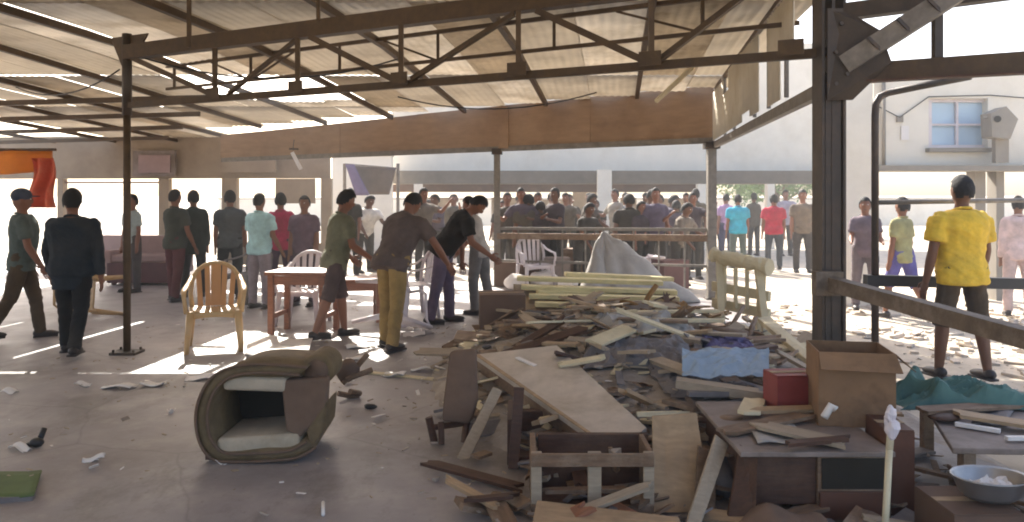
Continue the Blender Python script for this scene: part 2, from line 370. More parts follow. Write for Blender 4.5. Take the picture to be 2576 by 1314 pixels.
M_SH = [M_SHEET, M_SHEET, mat('pale_roof_sheet', '#ddd5c8', .7, .12, 2, .05, dirt='#b3a690', dscale=1.3, damt=.6, trans=.4), mat('stained_roof_sheet', '#c4b7a2', .7, .14, 2, .05, dirt='#8f7f66', dscale=1.6, damt=.7, trans=.33)]
for i in range(-12, 8):
    xa = -1.75 + .745 * 2 * i / 2 * 1.0; xb = xa + .745 * 1.02
    xm = xa + .37
    if pur_x(xb, 6) > edge_x(6) + .62: continue
    rows = [(-1.5, 3.2), (3.1, 7.4), (7.3, 11.2)]
    y = 11.26 if i % 3 else 11.21
    while y < 21.8:
        if y < 12 and hole(pur_x(xm, 12.7)):
            rows += [(13.45 - .15 * (i % 2), 14.0)]; y += 2.7; continue
        rows.append((y, y + 2.75)); y += 2.7
    for a, b in rows:
        fy = fascia_y(pur_x(xm, a + .5)) - .25
        if a > fy - .3: continue
        b2 = min(b, fy)
        wave_sheet(xa, xb - (.045 if ridx % 7 == 3 and a > 7 else 0), a, b2, ridx).build('roof_sheet', M_SH[(ridx * 7 + ridx // 3) % 4], roof, True); ridx += 1

# ------------------------------------------------------------------ back eave: fascia boards and posts
fa = thing('eave_fascia', 'long brown fascia boards hanging under the back eave of the shed', 'fascia', up(FR, 2.45))
fd = (FL - FR); fl = fd.length; fdn = fd.normalized(); fperp = Vector((-fdn.y, fdn.x, 0))
cuts = [0, .2, .345, .355, .52, .70, .86, 1.0]
for a, b in zip(cuts[:-1], cuts[1:]):
    p = FR + fd * (a - .004); q = FR + fd * (b + .004)
    zt = lambda t: 3.27 - .42 * t + .02 * math.sin(t * 40)
    off = fperp * (.034 if (b - a) < .05 else (.0, .006)[cuts.index(a) % 2])
    bot = 2.46 + random.uniform(-.012, .012) - (.03 if b - a < .05 else 0)
    MB().poly([up(p, bot - .1 * a) + off, up(q, bot - .1 * b) + off, up(q, zt(b)) + off, up(p, zt(a)) + off], fperp * (.03 if cuts.index(a) % 2 else .026)).build('fascia_board', M_FASCIA, fa)
MB().bar(up(FR, 2.43) + fperp * .02, up(FL, 2.33) + fperp * .02, .06, .09).build('bottom_rail', M_STEEL3, fa)
def post(u, lab, D=None, w_=.09, top=2.42):
    t = 0
    for k in range(200):
        p = FR + fd * (k / 200)
        if (p.x / p.y) * F + CU <= u: break
    o = thing('eave_post', lab, 'post', p)
    MB().bar(p + Vector((0, 0, .0)), up(p, top), w_, w_).build('shaft', M_STEEL3, o)
    MB().box(up(p, .01), (.2, .2, .02)).build('base_plate', M_STEEL2, o)
    MB().box(up(p, top - .07) , (w_ * 1.7, w_ * 1.7, .1)).build('cap_bracket', M_STEEL2, o)
    return p
pA = post(1795, 'grey steel post at the open corner of the eave', w_=.13)
pB = post(1253, 'grey steel post under the middle of the long eave', w_=.11)
rl = thing('eave_railing', 'grey steel railing with two bars between the eave posts', 'railing', (pA + pB) / 2)
for z, t, m in ((1.06, .05, M_STEEL3), (.93, .1, M_WOODBROWN), (.5, .04, M_STEEL3)):
    MB().bar(up(pA, z), up(pB, z - .05), t, t).build('rail', m, rl)
for k in range(1, 9):
    p = pA.lerp(pB, k / 9); MB().bar(up(p, .02), up(p, 1.03), .025, .025).build('baluster', M_STEEL3, rl)
# side cladding along the right edge
cl = thing('side_cladding', 'cream corrugated side sheets hanging between eave corner and thick column', 'cladding', up(FR, 2.3))
sd = CC - FR; 
MB().bar(up(FR, 2.36), up(CC, 2.3), .06, .09).build('sill_rail', M_STEEL3, cl)
MB().bar(up(FR, 3.2), up(CC, 3.28), .05, .05).build('top_rail', M_STEEL, cl)
for k, (a, b, zb, ztop) in enumerate(((.01, .1, 2.42, 3.15), (.105, .19, 2.42, 3.15), (.2, .28, 2.42, 2.95), (.285, .355, 2.42, 3.2), (.36, .45, 2.42, 3.22), (.455, .54, 2.5, 3.2), (.545, .62, 2.42, 3.18), (.7, .78, 2.4, 3.2), (.785, .86, 2.75, 3.2))):
    p = FR + sd * a; q = FR + sd * b; nrm = Vector((sd.y, -sd.x, 0)).normalized()
    MB().grid(lambda s, t: up(p.lerp(q, s), zb + (ztop - zb) * t) + nrm * (.012 * math.sin(s * 2 * math.pi * 5) + .03), 24, 2, .003).build('cladding_sheet', M_SHEET2, cl, True)
for t in (.19, .33, .56, .68, .8):
    p = FR + sd * t; MB().bar(up(p, 2.4), up(p, 3.2), .03, .03).build('stud', M_STEEL3, cl)
# loose batten and hanging strip light
tag(MB().tube([P(1740, 170, 9.3), P(1650, 255, 9.9)], .03, 8).build('hanging_batten', M_WHITEWASH, None, True), 'short pale batten hanging at a slant below the girder', 'batten')
tl = thing('strip_light', 'broken white strip light dangling below the brown fascia', 'strip light', P(745, 405, 14.5))
MB().tube([P(734, 384, 14.5), P(756, 426, 14.5)], .035, 8).build('tube', M_PAPER, tl, True)
MB().bar(P(728, 375, 14.5), P(748, 376, 14.7), .04, .03).build('fitting', M_STEEL2, tl)
MB().tube([P(736, 378, 14.55), P(739, 352, 14.8)], .008, 5).build('wire', M_BLACKP, tl)

# ------------------------------------------------------------------ back-left wall with openings
BW = 18.5
def wp(u, z, D=BW): return Vector(((u - CU) / F * D, D + (u - 400) * -.0008, z))
wall = thing('hall_back_wall', 'tan plastered back wall with wide bright openings and brick sill', 'wall', wp(400, 0))
def slab(u0, u1, z0, z1, m, name, par, D=BW, t=.2, dy=0):
    a = wp(u0, z0, D); b = wp(u1, z0, D)
    return MB().poly([a, b, up(b, z1), up(a, z1)], Vector((0, t, 0))).build(name, m, par)
slab(-60, 835, 1.97, 2.95, M_TANWALL, 'header', wall)
slab(240, 420, 0, .66, M_PINK, 'sill_wall', wall)
slab(560, 835, 0, .5, M_TANWALL, 'sill_wall', wall)
for u0, u1 in ((130, 145), (398, 424), (562, 600), (815, 840)): slab(u0, u1, 0, 1.965, M_TANWALL, 'pillar', wall, D=BW - .05)
slab(330, 440, 2.02, 2.6, M_MAUVE, 'panel', wall, D=BW - .2, t=.12)
slab(345, 428, 2.1, 2.5, M_PINK, 'panel', wall, D=BW - .24, t=.03)
slab(560, 700, 2.1, 2.7, M_TANWALL, 'panel', wall, D=BW - .3, t=.1)
slab(150, 400, 1.86, 1.9, M_PINK, 'transom', wall, D=BW + .06, t=.05)
slab(700, 800, 1.4, 1.96, M_TANWALL, 'panel', wall, D=BW - .12, t=.06)
bn = thing('orange_banner', 'orange cloth banner stretched high above the left opening', 'banner', P(60, 440, 13))
MB().grid(lambda a, b: P(-60 + 190 * a, 380 + (56 + 4 * math.sin(a * 5)) * b, 13) + Vector((0, .05 * math.sin(a * 9), 0)), 24, 4, .006).build('fabric', M_ORANGE, bn, True)
MB().tube([P(-70, 377, 13), P(140, 377, 13)], .025, 6).build('pole', M_STEEL, bn)
tag(MB().grid(lambda a, b: P(78 + 62 * a - 10 * b * (1 - a) + 6 * math.sin(b * 6), 398 + 125 * b, 12.8) + Vector((0, .07 * math.sin(a * 11 + b * 2), 0)), 18, 14, .006).build('hanging_cloth', M_ORANGERED, None, True), 'orange red cloth hanging down from the end of the banner', 'cloth')

# ------------------------------------------------------------------ white building across the way
FB = 26.0
def fp(u, v, D=FB): return P(u, v, D)
def zb(v, D=FB): return CH - (v - HV) / F * D
fb = thing('arcade_building', 'long white plastered building with grey canopy across the sandy yard', 'building', (2, FB, 0))
def fbox(u0, u1, z0, z1, m, name, par, D, t): 
    x0 = (u0 - CU) / F * D; x1 = (u1 - CU) / F * D
    return MB().box(((x0 + x1) / 2, D + t / 2, (z0 + z1) / 2), (x1 - x0, t, z1 - z0)).build(name, m, par)
fbox(985, 2130, zb(432), 6.5, M_WHITEWALL, 'wall', fb, FB, .3)
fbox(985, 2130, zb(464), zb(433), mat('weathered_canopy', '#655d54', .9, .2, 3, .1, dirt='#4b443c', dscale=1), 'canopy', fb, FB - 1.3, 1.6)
fbox(985, 1790, zb(484), zb(465), M_WOODDK, 'canopy_shade_band', fb, FB - .9, .2)  # dark bar paints the band of shade under the canopy
for u0, u1 in ((1503, 1538), (1755, 1778), (1040, 1060), (1930, 1948)): fbox(u0, u1, -.05, zb(431) if u0 == 1503 else zb(465), M_WHITEWALL, 'pillar', fb, FB - 1.7, .3)
fbox(1000, 1800, 1.72, 2.25, M_WOODBROWN, 'inner_shade_band', fb, FB + 1.6, .2)  # brown bar paints the shade further in under the canopy
M_DKW = mat('dark_backing', '#6f6354', .9, .2, 3, .1, dirt='#4f463b', dscale=1)
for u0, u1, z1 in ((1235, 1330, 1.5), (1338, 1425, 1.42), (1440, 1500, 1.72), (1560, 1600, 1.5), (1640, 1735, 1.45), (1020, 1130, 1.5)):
    fbox(u0, u1, -.05, z1, M_DKW, 'dark_backing_panel', fb, FB + 3.0, .15)  # panels added to darken the view behind the crowd
# low far walls seen through the arcade
fw = thing('yard_wall', 'low white yard wall far behind the arcade', 'wall', (0, 44, 0))
MB().box((6, 44, .65), (44, .3, 1.4)).build('wall_body', M_WHITEWALL, fw)
MB().box((6, 44, 1.38), (44.2, .4, .08)).build('coping', M_GREYBAND, fw)
# right building
RBD = 12.5
rbld = thing('plastered_house', 'pale plastered house with a blue window and projecting ledge', 'house', P(2350, 500, RBD).to_2d().to_3d())
def rbox(u0, u1, z0, z1, m, name, par, D=RBD, t=.3): return fbox(u0, u1, z0, z1, m, name, par, D, t)
zr = lambda v, D=RBD: CH - (v - HV) / F * D
rbox(2118, 2195, -.05, 3.9, M_WHITEWALL, 'pillar', rbld, RBD - .6, .5)
rbox(2196, 2335, zr(418), 3.6, M_WHITEWALL, 'wall', rbld)
rbox(2484, 2760, zr(418), 3.6, M_WHITEWALL, 'wall', rbld)
rbox(2335, 2484, zr(418), zr(372), M_WHITEWALL, 'wall', rbld)
rbox(2335, 2484, zr(248), 3.6, M_WHITEWALL, 'wall', rbld)
win = rbox(2335, 2484, zr(372), zr(248), M_GLASS, 'window', rbld, RBD + .16, .02)
for u0, u1, v0, v1 in ((2335, 2343, 248, 372), (2476, 2484, 248, 372), (2404, 2410, 256, 364), (2343, 2476, 248, 256), (2343, 2476, 364, 372), (2343, 2404, 310, 315), (2410, 2476, 310, 315)):
    rbox(u0, u1, zr(v1), zr(v0), M_WHITEPL, 'window_frame', rbld, RBD + .1, .05)
rbox(2196, 2760, zr(432), zr(418), M_GREYBAND, 'ledge', rbld, RBD - .35, .65)
rbox(2452, 2478, -.05, zr(432), M_GREYBAND, 'pillar', rbld, RBD, .25)
rbox(2505, 2525, -.05, zr(432), M_GREYBAND, 'pillar', rbld, RBD, .25)
MB().tube([P(2222, 205, RBD - .06), P(2222, 418, RBD - .06)], .03, 8).build('drain_pipe', M_GREYBAND, rbld, True)
MB().tube([P(2196, 262, RBD - .03), P(2262, 296, RBD - .03), P(2335, 244, RBD - .03), P(2490, 240, RBD - .03), P(2640, 252, RBD - .03)], .009, 5).build('cable', M_BLACKP, rbld)
MB().box(P(2410, 378, RBD - .05), (.98, .14, .06)).build('window_sill', M_GREYBAND, rbld)
vt = thing('wall_lamp', 'grey box lamp on a bracket high on the plastered house', 'lamp', P(2525, 335, RBD - .3))
MB().poly([P(2492, 285, RBD - .5), P(2530, 268, RBD - .5), P(2560, 300, RBD - .5), P(2540, 350, RBD - .5), P(2495, 345, RBD - .5)], Vector((0, .28, 0))).build('housing', M_GREYBAND, vt)
MB().bar(P(2515, 345, RBD - .3), P(2515, 410, RBD - .3), .2, .1).build('bracket', M_GREYBAND, vt)
MB().tube([P(2508, 300, RBD - .51), P(2508, 300, RBD - .54)], .05, 10).build('lens', M_BLACKP, vt)
MB().bar(P(2470, 295, RBD - .4), P(2495, 295, RBD - .4), .04, .04).build('arm', M_GREYBAND, vt)
sg = thing('wall_notice', 'small white notice fixed on the plastered house', 'notice', P(2270, 335, RBD - .02))
MB().box(P(2275, 335, RBD - .02), (.12, .02, .22)).build('board', M_PAPER, sg); MB().box(P(2262, 300, RBD - .02), (.1, .03, .1)).build('socket', M_GREYBAND, sg)
# pipe gate in the yard
GD = 7.5
gt = thing('pipe_gate_frame', 'dark bent pipe gate frame standing at the edge of the yard', 'gate', Vector((P(2200, 0, GD).x, GD, 0)))
MB().tube([up(P(2200, 0, GD), -.05), P(2200, 290, GD), P(2202, 262, GD), P(2212, 244, GD), P(2232, 234, GD), P(2300, 220, GD - .2), P(2440, 192, GD - .6)], .035, 8).build('bent_pipe', M_STEEL2, gt, True)
MB().tube([P(2203, 510, GD), P(2640, 503, GD)], .022, 8).build('thin_rail', M_STEEL3, gt, True)
MB().bar(P(2175, 705, GD), P(2660, 716, GD), .1, .1).build('heavy_rail', M_BLACKP, gt)
MB().tube([up(P(2640, 0, GD), -.05), P(2640, 480, GD)], .035, 8).build('bent_pipe', M_STEEL2, gt, True)
# near handrail
hr = thing('slanting_handrail', 'thick weathered steel handrail running forward from the thick column', 'handrail', up(CC, 0))
h0 = P(2085, 712, 5.08); h1 = P(2640, 868, 3.45)
M_RAIL = mat('worn_brown_rail', '#6a5a49', .7, .3, 12, .4, dirt='#8d8073', dscale=6)
MB().bar(h0, h1, .08, .085).build('rail', M_RAIL, hr)
MB().bar(up(h0.lerp(h1, .97), .0), h0.lerp(h1, .97), .06, .06).build('leg', M_RAIL, hr)
MB().box(h0 + Vector((-.02, -.02, 0)), (.17, .08, .15)).build('end_plate', M_RAIL, hr)

# ------------------------------------------------------------------ people
def remesh(name, mb, m, vox, folds=0.0, seed=0, extra=None):
    me = mb.mesh(name, None); o = bpy.data.objects.new('temp', me); COL.objects.link(o)
    r = o.modifiers.new('r', 'REMESH'); r.mode = 'VOXEL'; r.voxel_size = vox
    s_ = o.modifiers.new('s', 'SMOOTH'); s_.factor = .5; s_.iterations = 4
    dg = bpy.context.evaluated_depsgraph_get(); me2 = bpy.data.meshes.new_from_object(o.evaluated_get(dg))
    bpy.data.objects.remove(o); bpy.data.meshes.remove(me)
    if folds:
        for v in me2.vertices:
            c = v.co; q = c.z + .5 * c.x * (1 if seed % 2 else -1); n = .7 * noise.noise(Vector((c.x * 7 + seed, c.y * 7, q * 6))) + .8 * (.5 - abs(noise.noise(Vector((c.x * 6, c.y * 6 + seed, q * 17)))) * 2) * .8
            v.co = c + v.normal * folds * n
    if extra is not None:
        bm = bmesh.new(); bm.from_mesh(me2); t = extra.mesh('x'); bm.from_mesh(t); bm.to_mesh(me2); bm.free(); bpy.data.meshes.remove(t)
    me2.name = name; me2.materials.clear(); me2.materials.append(m)
    me2.polygons.foreach_set('use_smooth', [True] * len(me2.polygons)); return me2
def person(label, loc, rz, shirt, trousers, lean=0, side=0, headp=0, heady=0, arms=((0, 8, 10), (0, 8, 10)), legs=((0, 4, 0), (0, 4, 0)),
           h=1.7, skin=None, long_sleeve=False, shorts=False, jacket=False, near=True, hair=True, cap=None, shoe=None, group=None, hatless=True, bulk=1.0):
    skin = skin or M_SKIN; s = h / 1.74; vox = .013 if near else .022
    root = thing('person', label, 'person', loc, rz, group)
    X = Vector((1, 0, 0))
    dirp = lambda p, a, sg: Vector((sg * math.sin(R(a)), math.sin(R(p)) * math.cos(R(a)), -math.cos(R(p)) * math.cos(R(a))))
    L = {}
    foot = []
    for i, sg in enumerate((-1, 1)):
        hp, ab, kn = legs[i]
        hip = Vector((sg * .092, 0, 0)); knee = hip + dirp(hp, ab, sg) * .44; ank = knee + dirp(hp - kn, ab * .3, sg) * .42
        L[sg] = [hip, knee, ank]; foot.append(ank.z - .075)
    base = -min(foot)
    for sg in L: L[sg] = [(p + Vector((0, 0, base))) * s for p in L[sg]]
    pel = Vector((0, 0, base)) * s
    U = Vector((math.sin(R(side)), math.sin(R(lean)) * math.cos(R(side)), math.cos(R(lean)) * math.cos(R(side)))); 
    Fw = (Vector((0, 1, 0)) - U * U.y).normalized() if abs(U.y) < .98 else Vector((0, 0, -1)); Xr = Fw.cross(U).normalized()
    sp = lambda k: pel + U * k * s + Fw * (.02 * math.sin(k * 6)) * s
    A = {}
    for i, sg in enumerate((-1, 1)):
        p, ab, el = arms[i]
        sh = sp(.435) + Xr * sg * .16 * s * bulk; elb = sh + dirp(p, ab, sg) * .29 * s; wr = elb + dirp(p + el, ab * .35, sg) * .26 * s
        hd = (wr - elb).normalized(); A[sg] = (sh, elb, wr, hd)
    hc = sp(.535) + (Matrix.Rotation(-R(headp), 3, Xr) @ U) * .13 * s
    Hm = Matrix.Rotation(-R(headp), 3, Xr) @ Matrix((Xr, Fw, U)).transposed() @ Matrix.Rotation(R(heady), 3, 'Z')
    def torso(mb, inf, k0=-.08, k1=.5, sh=True):
        ks = [-.1, -.02, .1, .22, .34, .42, .475, .5]; rx = [.148, .162, .14, .15, .172, .168, .118, .062]; ry = [.1, .115, .1, .108, .12, .108, .08, .062]
        sel = [j for j, k in enumerate(ks) if k0 - .001 <= k <= k1 + .001]
        mb.ring([sp(ks[j]) for j in sel], [(rx[j] * bulk + inf) * s for j in sel], [(ry[j] * bulk + inf) * s for j in sel], [Xr] * len(sel), [Fw] * len(sel))
    b = MB(); torso(b, -.016)
    b.tube([sp(.46), sp(.53), hc - U * .05 * s], [.07 * s, .056 * s, .055 * s], 10)
    b.ell(hc, (.079 * s, .099 * s, .12 * s), Hm)
    b.ell(hc + Hm @ Vector((0, .03, -.06)) * s, (.052 * s, .06 * s, .06 * s), Hm)
    b.ell(hc + Hm @ Vector((0, .1, -.015)) * s, (.017 * s, .02 * s, .028 * s), Hm, 8, 6)
    for sg in (-1, 1):
        b.ell(hc + Hm @ Vector((sg * .078, -.005, -.01)) * s, (.014 * s, .022 * s, .034 * s), Hm, 8, 6)
        sh, elb, wr, hd = A[sg]
        b.tube([sh - U * .015, sh.lerp(elb, .4), elb], [.042 * s, .047 * s, .041 * s], 10); b.ell(sh - U * .015, (.044 * s,) * 3); b.ell(elb, (.042 * s,) * 3)
        b.tube([elb, elb.lerp(wr, .35), wr + hd * .03 * s], [.041 * s, .043 * s, .027 * s], 10)
        hip, kn, an = L[sg]
        b.tube([hip + Vector((0, 0, .03)), hip.lerp(kn, .5), kn], [.088 * s, .075 * s, .056 * s], 12); b.ell(kn, (.057 * s,) * 3)
        b.tube([kn, kn.lerp(an, .3), an, an - Vector((0, 0, .045 * s))], [.055 * s, .058 * s, .036 * s, .036 * s], 12)
        b.ell(an + Vector((0, .055, -.045)) * s, (.043 * s, .115 * s, .03 * s))
    ex = MB()
    for sg in (-1, 1):                                   # hands: palm, four fingers, thumb
        sh, elb, wr, hd = A[sg]; x, y, z = ax(wr, wr + hd)
        if abs(y.dot(X)) > abs(x.dot(X)): x, y = y, x
        fwd = x if abs(x.y) > abs(y.y) else y
        if fwd.y < 0: fwd = -fwd
        nrm = hd.cross(fwd).normalized()
        if near:
            ex.ell(wr + hd * .055 * s, (.02 * s, .042 * s, .055 * s), Matrix((nrm, fwd, hd)).transposed(), 10, 6)
            for j, (o_, ln) in enumerate(((-.03, .062), (-.01, .075), (.011, .08), (.031, .07))):
                a0 = wr + hd * .09 * s + fwd * o_ * s; inn = Vector((-sg, .2, 0)) * .25
                a1 = a0 + (hd + inn * .3).normalized() * ln * .55 * s; a2 = a1 + (hd + inn * 1.6).normalized() * ln * .5 * s
                ex.tube([a0, a1, a2], [.0095 * s, .009 * s, .007 * s], 6)
            t0 = wr + hd * .025 * s + fwd * .03 * s; t1 = t0 + (hd * .6 + fwd * .7).normalized() * .045 * s; ex.tube([t0, t1, t1 + (hd + fwd * .2).normalized() * .03 * s], [.012 * s, .011 * s, .008 * s], 6)
        else: b.ell(wr + hd * .08 * s, (.022 * s, .04 * s, .085 * s), Matrix((nrm, fwd, hd)).transposed())
    sd = sum(map(ord, label)) % 97
    def put(name, me, par=root): o = bpy.data.objects.new(name, me); COL.objects.link(o); o.parent = par; return o
    put('body', remesh('body', b, skin, vox, 0, 0, ex if near else None))
    t = MB(); torso(t, .022 if not jacket else .035, -.1 if not jacket else -.1, .5)
    if jacket: t.ring([sp(-.24), sp(-.1), sp(.02)], [.19 * s, .2 * s, .19 * s], [.13 * s, .14 * s, .14 * s], [Xr] * 3, [Fw] * 3)
    else: t.ring([sp(-.13), sp(-.02)], [.17 * s * bulk, .176 * s * bulk], [.125 * s * bulk, .13 * s * bulk], [Xr] * 2, [Fw] * 2)
    for sg in (-1, 1):
        sh, elb, wr, hd = A[sg]; t.ell(sh - Xr * sg * .012 - U * .004, (.064 * s, .066 * s, .064 * s))
        if long_sleeve: t.tube([sh, elb], [.064 * s, .056 * s], 12); t.ell(elb, (.058 * s,) * 3); t.tube([elb, wr - hd * .005], [.057 * s, .043 * s], 12)
        else: t.tube([sh, sh.lerp(elb, .72)], [.064 * s * bulk, .066 * s * bulk], 12)
    put('jacket' if jacket else 'shirt', remesh('shirt', t, cloth(shirt), vox, .012, sd))
    t = MB(); torso(t, .014, -.1, .1)
    for sg in (-1, 1):
        hip, kn, an = L[sg]; t.tube([hip + Vector((0, 0, .04)), hip.lerp(kn, .45), kn], [.104 * s, .094 * s, .079 * s], 12)
        if shorts: t.tube([kn, kn.lerp(an, .12)], [.082 * s, .084 * s], 12)
        else: t.ell(kn, (.075 * s,) * 3); t.tube([kn, kn.lerp(an, .5), an - Vector((0, 0, .02 * s))], [.075 * s, .07 * s, .064 * s], 12)
    put('shorts' if shorts else 'trousers', remesh('trousers', t, cloth(trousers), vox, .009, sd + 5))
    for sg in (-1, 1):
        an = L[sg][2]; m_ = MB().ell(an + Vector((0, .055, -.04)) * s, (.052 * s, .135 * s, .04 * s)).ell(an + Vector((0, -.02, -.025)) * s, (.047 * s, .06 * s, .045 * s)); m_.box(an + Vector((0, .05, -.066)) * s, (.085 * s, .25 * s, .018 * s))
        put('shoe', m_.mesh('shoe', shoe or M_SHOE, True))
    if hair:
        hm = MB().ell((0, 0, 0), (.0865, .1065, .129), None, 28, 18); keep = []
        ok = [v.z > (.055 if v.y > .05 else (-.065 if v.y < -.02 else .055 - (.05 - v.y) / .07 * .12)) + .012 * noise.noise(v * 30) for v in hm.v]
        hm.f = [f for f in hm.f if all(ok[i] for i in f)]
        for v in hm.v:
            v += v.normalized() * (.006 * noise.noise(v * 45 + Vector((sd, 0, 0))) + .004 * (sd % 3)); v *= s
        hm.v = [hc + Hm @ v for v in hm.v]
        put('hair', hm.mesh('hair', M_HAIR, True))
    cr = MB(); cpts = [sp(.492) + Xr * math.cos(a_) * .074 * s + Fw * math.sin(a_) * .072 * s + U * (.006 - .02 * math.sin(a_)) * s for a_ in (k_ * math.pi / 8 for k_ in range(17))]
    put('collar', cr.tube(cpts, .013 * s, 6).mesh('collar', cloth(shirt), True))
    if cap:
        cm = MB().ell(hc + Hm @ Vector((0, -.005, .045)) * s, (.092 * s, .108 * s, .09 * s), Hm, 16, 10).ell(hc + Hm @ Vector((0, .11, .04)) * s, (.07 * s, .07 * s, .008 * s), Hm, 12, 6)
        put('cap', cm.mesh('cap', cloth(cap), True))
    for sg in (-1, 1):
        ey = put('eye', MB().ell(hc + Hm @ Vector((sg * .031, .083, .01)) * s, (.013 * s, .01 * s, .009 * s), Hm, 8, 6).mesh('eye', M_EYE, True))
        put('pupil', MB().ell(hc + Hm @ Vector((sg * .031, .091, .01)) * s, (.006 * s, .004 * s, .006 * s), Hm, 6, 4).mesh('pupil', M_BLACKP, True), ey)
    put('mouth', MB().ell(hc + Hm @ Vector((0, .087, -.066)) * s, (.024 * s, .01 * s, .008 * s), Hm, 8, 6).mesh('mouth', M_LIP, True))
    return root
def fl(u, D, z=0): return Vector(((u - CU) / F * D, D, z))
WALK = ((16, 3, 8), (-14, 3, 18))
person('man in green grey shirt, brown trousers and dark cap below the orange cloth', fl(55, 8.85), R(-60), '#4f5a55', '#4a3a28', arms=((-8, 10, 30), (10, 8, 20)), legs=WALK, cap='#3a4152', hair=False, h=1.7, bulk=1.15)
person('person in long dark suit walking away beside the slender pole', fl(182, 8.05), R(8), '#17212a', '#0f1013', arms=((12, 12, 12), (-12, 12, 14)), legs=((14, 3, 6), (-12, 3, 16)), long_sleeve=True, jacket=True, h=1.69, bulk=1.3)
person('person in pale grey shirt half hidden behind the slender pole', fl(332, 13.2), R(150), '#a9b3b0', '#4a4442', near=False, h=1.62)
person('person in dark green shirt and maroon trousers near the openings', fl(440, 12.1), R(-30), '#3a3f38', '#5a2f33', arms=((20, 8, 40), (5, 10, 20)), legs=((4, 4, 0), (-6, 5, 4)), h=1.7, near=False, bulk=1.2)
person('person in black green jacket close behind the maroon trousers', fl(486, 12.6), R(20), '#25302b', '#23262a', long_sleeve=True, near=False, h=1.68, jacket=True)
person('person in charcoal shirt beyond the tan plastic chair', fl(578, 12.4), R(10), '#4a5052', '#22282c', near=False, h=1.68, bulk=1.12)
person('person in pale cyan shirt standing left of the wooden table', fl(652, 11.3), R(-25), '#a6cdd0', '#8d8288', near=False, h=1.64, bulk=1.2, arms=((10, 8, 30), (5, 8, 30)))
person('person in crimson shirt between the cyan shirt and purple shirt', fl(705, 12.2), R(15), '#b02c52', '#4a3448', near=False, h=1.64)
person('person in dull purple shirt behind the white plastic chair', fl(765, 11.6), R(170), '#66505e', '#4a3a44', near=False, h=1.6, bulk=1.1)
person('stooping man in olive t-shirt and dark shorts beside the wooden table', fl(843, 8.95), R(-60), '#6a6954', '#4d3f3e', lean=9, headp=12, arms=((-4, 6, 55), (10, 5, 45)), legs=((14, 5, 8), (-16, 5, 6)), shorts=True, h=1.7, bulk=1.15)
person('bent man in dark grey shirt and khaki trousers searching the debris', fl(985, 8.35), R(-35), '#5a4d48', '#94794a', lean=26, headp=18, arms=((4, 12, 30), (26, 24, 10)), legs=((8, 5, 10), (-8, 5, 4)), h=1.74, bulk=1.28)
person('man in black t-shirt bending over the rubble in mauve trousers', fl(1115, 10.0), R(-85), '#17120e', '#5f5162', lean=36, headp=18, arms=((-8, 8, 10), (14, 8, 40)), legs=((8, 5, 6), (-10, 5, 2)), h=1.78, bulk=1.25)
person('person in light grey shirt stooping in front of the black t-shirt', fl(1205, 10.8), R(70), '#a59f9a', '#6d6a68', lean=14, arms=((25, 6, 20), (20, 6, 25)), legs=((6, 4, 10), (-6, 4, 6)), h=1.62)
person('man in yellow t-shirt and brown shorts standing behind the slanting handrail', fl(2418, 7.0), R(12), '#d8b23a', '#4a3c2c', arms=((-2, 14, 14), (4, 12, 16)), legs=((6, 7, 2), (-5, 7, 4)), shorts=True, h=1.79, bulk=1.32, skin=M_SKIN2)
person('person in turquoise shirt watching from the yard', fl(1855, 17.5), R(5), '#35a5bd', '#556058', near=False, h=1.62, bulk=1.25)
person('person in pink red shirt watching from the yard', fl(1945, 17.2), R(-8), '#b3283f', '#3c4148', near=False, h=1.62, bulk=1.2)
person('person in brown shirt beside the pink red shirt', fl(2018, 16.5), R(170), '#6a5c4e', '#3a332f', near=False, h=1.72, bulk=1.15)
person('person in lilac shirt standing beside the turquoise shirt', fl(1825, 19.2), R(20), '#a886a8', '#3a3a55', near=False, h=1.64)
person('person in mauve grey clothes in front of the plaster pillar', fl(2175, 11.2), R(160), '#6e6068', '#6c6266', near=False, h=1.58, arms=((20, 8, 60), (20, 8, 60)))
person('person in olive shirt and blue shorts near the pipe gate', fl(2268, 10.4), R(30), '#9a9468', '#5b5590', near=False, h=1.6, shorts=True, legs=WALK)
person('person in pale pink clothes at the plastered house', fl(2560, 10.6), R(-20), '#d8bdb6', '#c7aea6', near=False, h=1.6, long_sleeve=True)
# onlookers beyond the eave railing
protos = []
crowd_pose = [dict(arms=((8, 8, 20), (5, 10, 15)), rz=180), dict(arms=((25, 10, 75), (25, 10, 75)), rz=165, lean=5), dict(arms=((70, 10, 60), (0, 10, 10)), rz=200), dict(arms=((0, 8, 8), (0, 8, 8)), rz=20), dict(arms=((10, 40, 95), (10, 40, 95)), rz=150, side=5), dict(arms=((30, 8, 30), (12, 9, 30)), rz=240, lean=16)]
cols = ['#3d352c', '#50483c', '#2f2a24', '#8f877a', '#544a5c', '#9d95a0', '#3a3036', '#5d5446', '#443a30', '#6b6156', '#4d4450', '#cfc8bd', '#352d28', '#58505c']
tones = {'#3d352c': 'dark brown', '#50483c': 'drab brown', '#2f2a24': 'near black', '#8f877a': 'pale drab', '#544a5c': 'violet grey', '#9d95a0': 'light mauve', '#3a3036': 'plum black', '#5d5446': 'mid drab', '#443a30': 'umber', '#6b6156': 'taupe', '#4d4450': 'dusky violet', '#cfc8bd': 'off white', '#352d28': 'sooty brown', '#58505c': 'greyish purple'}
spots = [(1275, 15.5), (1318, 17), (1352, 15.8), (1392, 18), (1428, 16.4), (1468, 15.6), (1498, 18.5), (1572, 17.2), (1618, 15.4), (1662, 18), (1700, 16.4), (1742, 15.2), (1065, 15), (1098, 17)]
rc = random.Random(5)
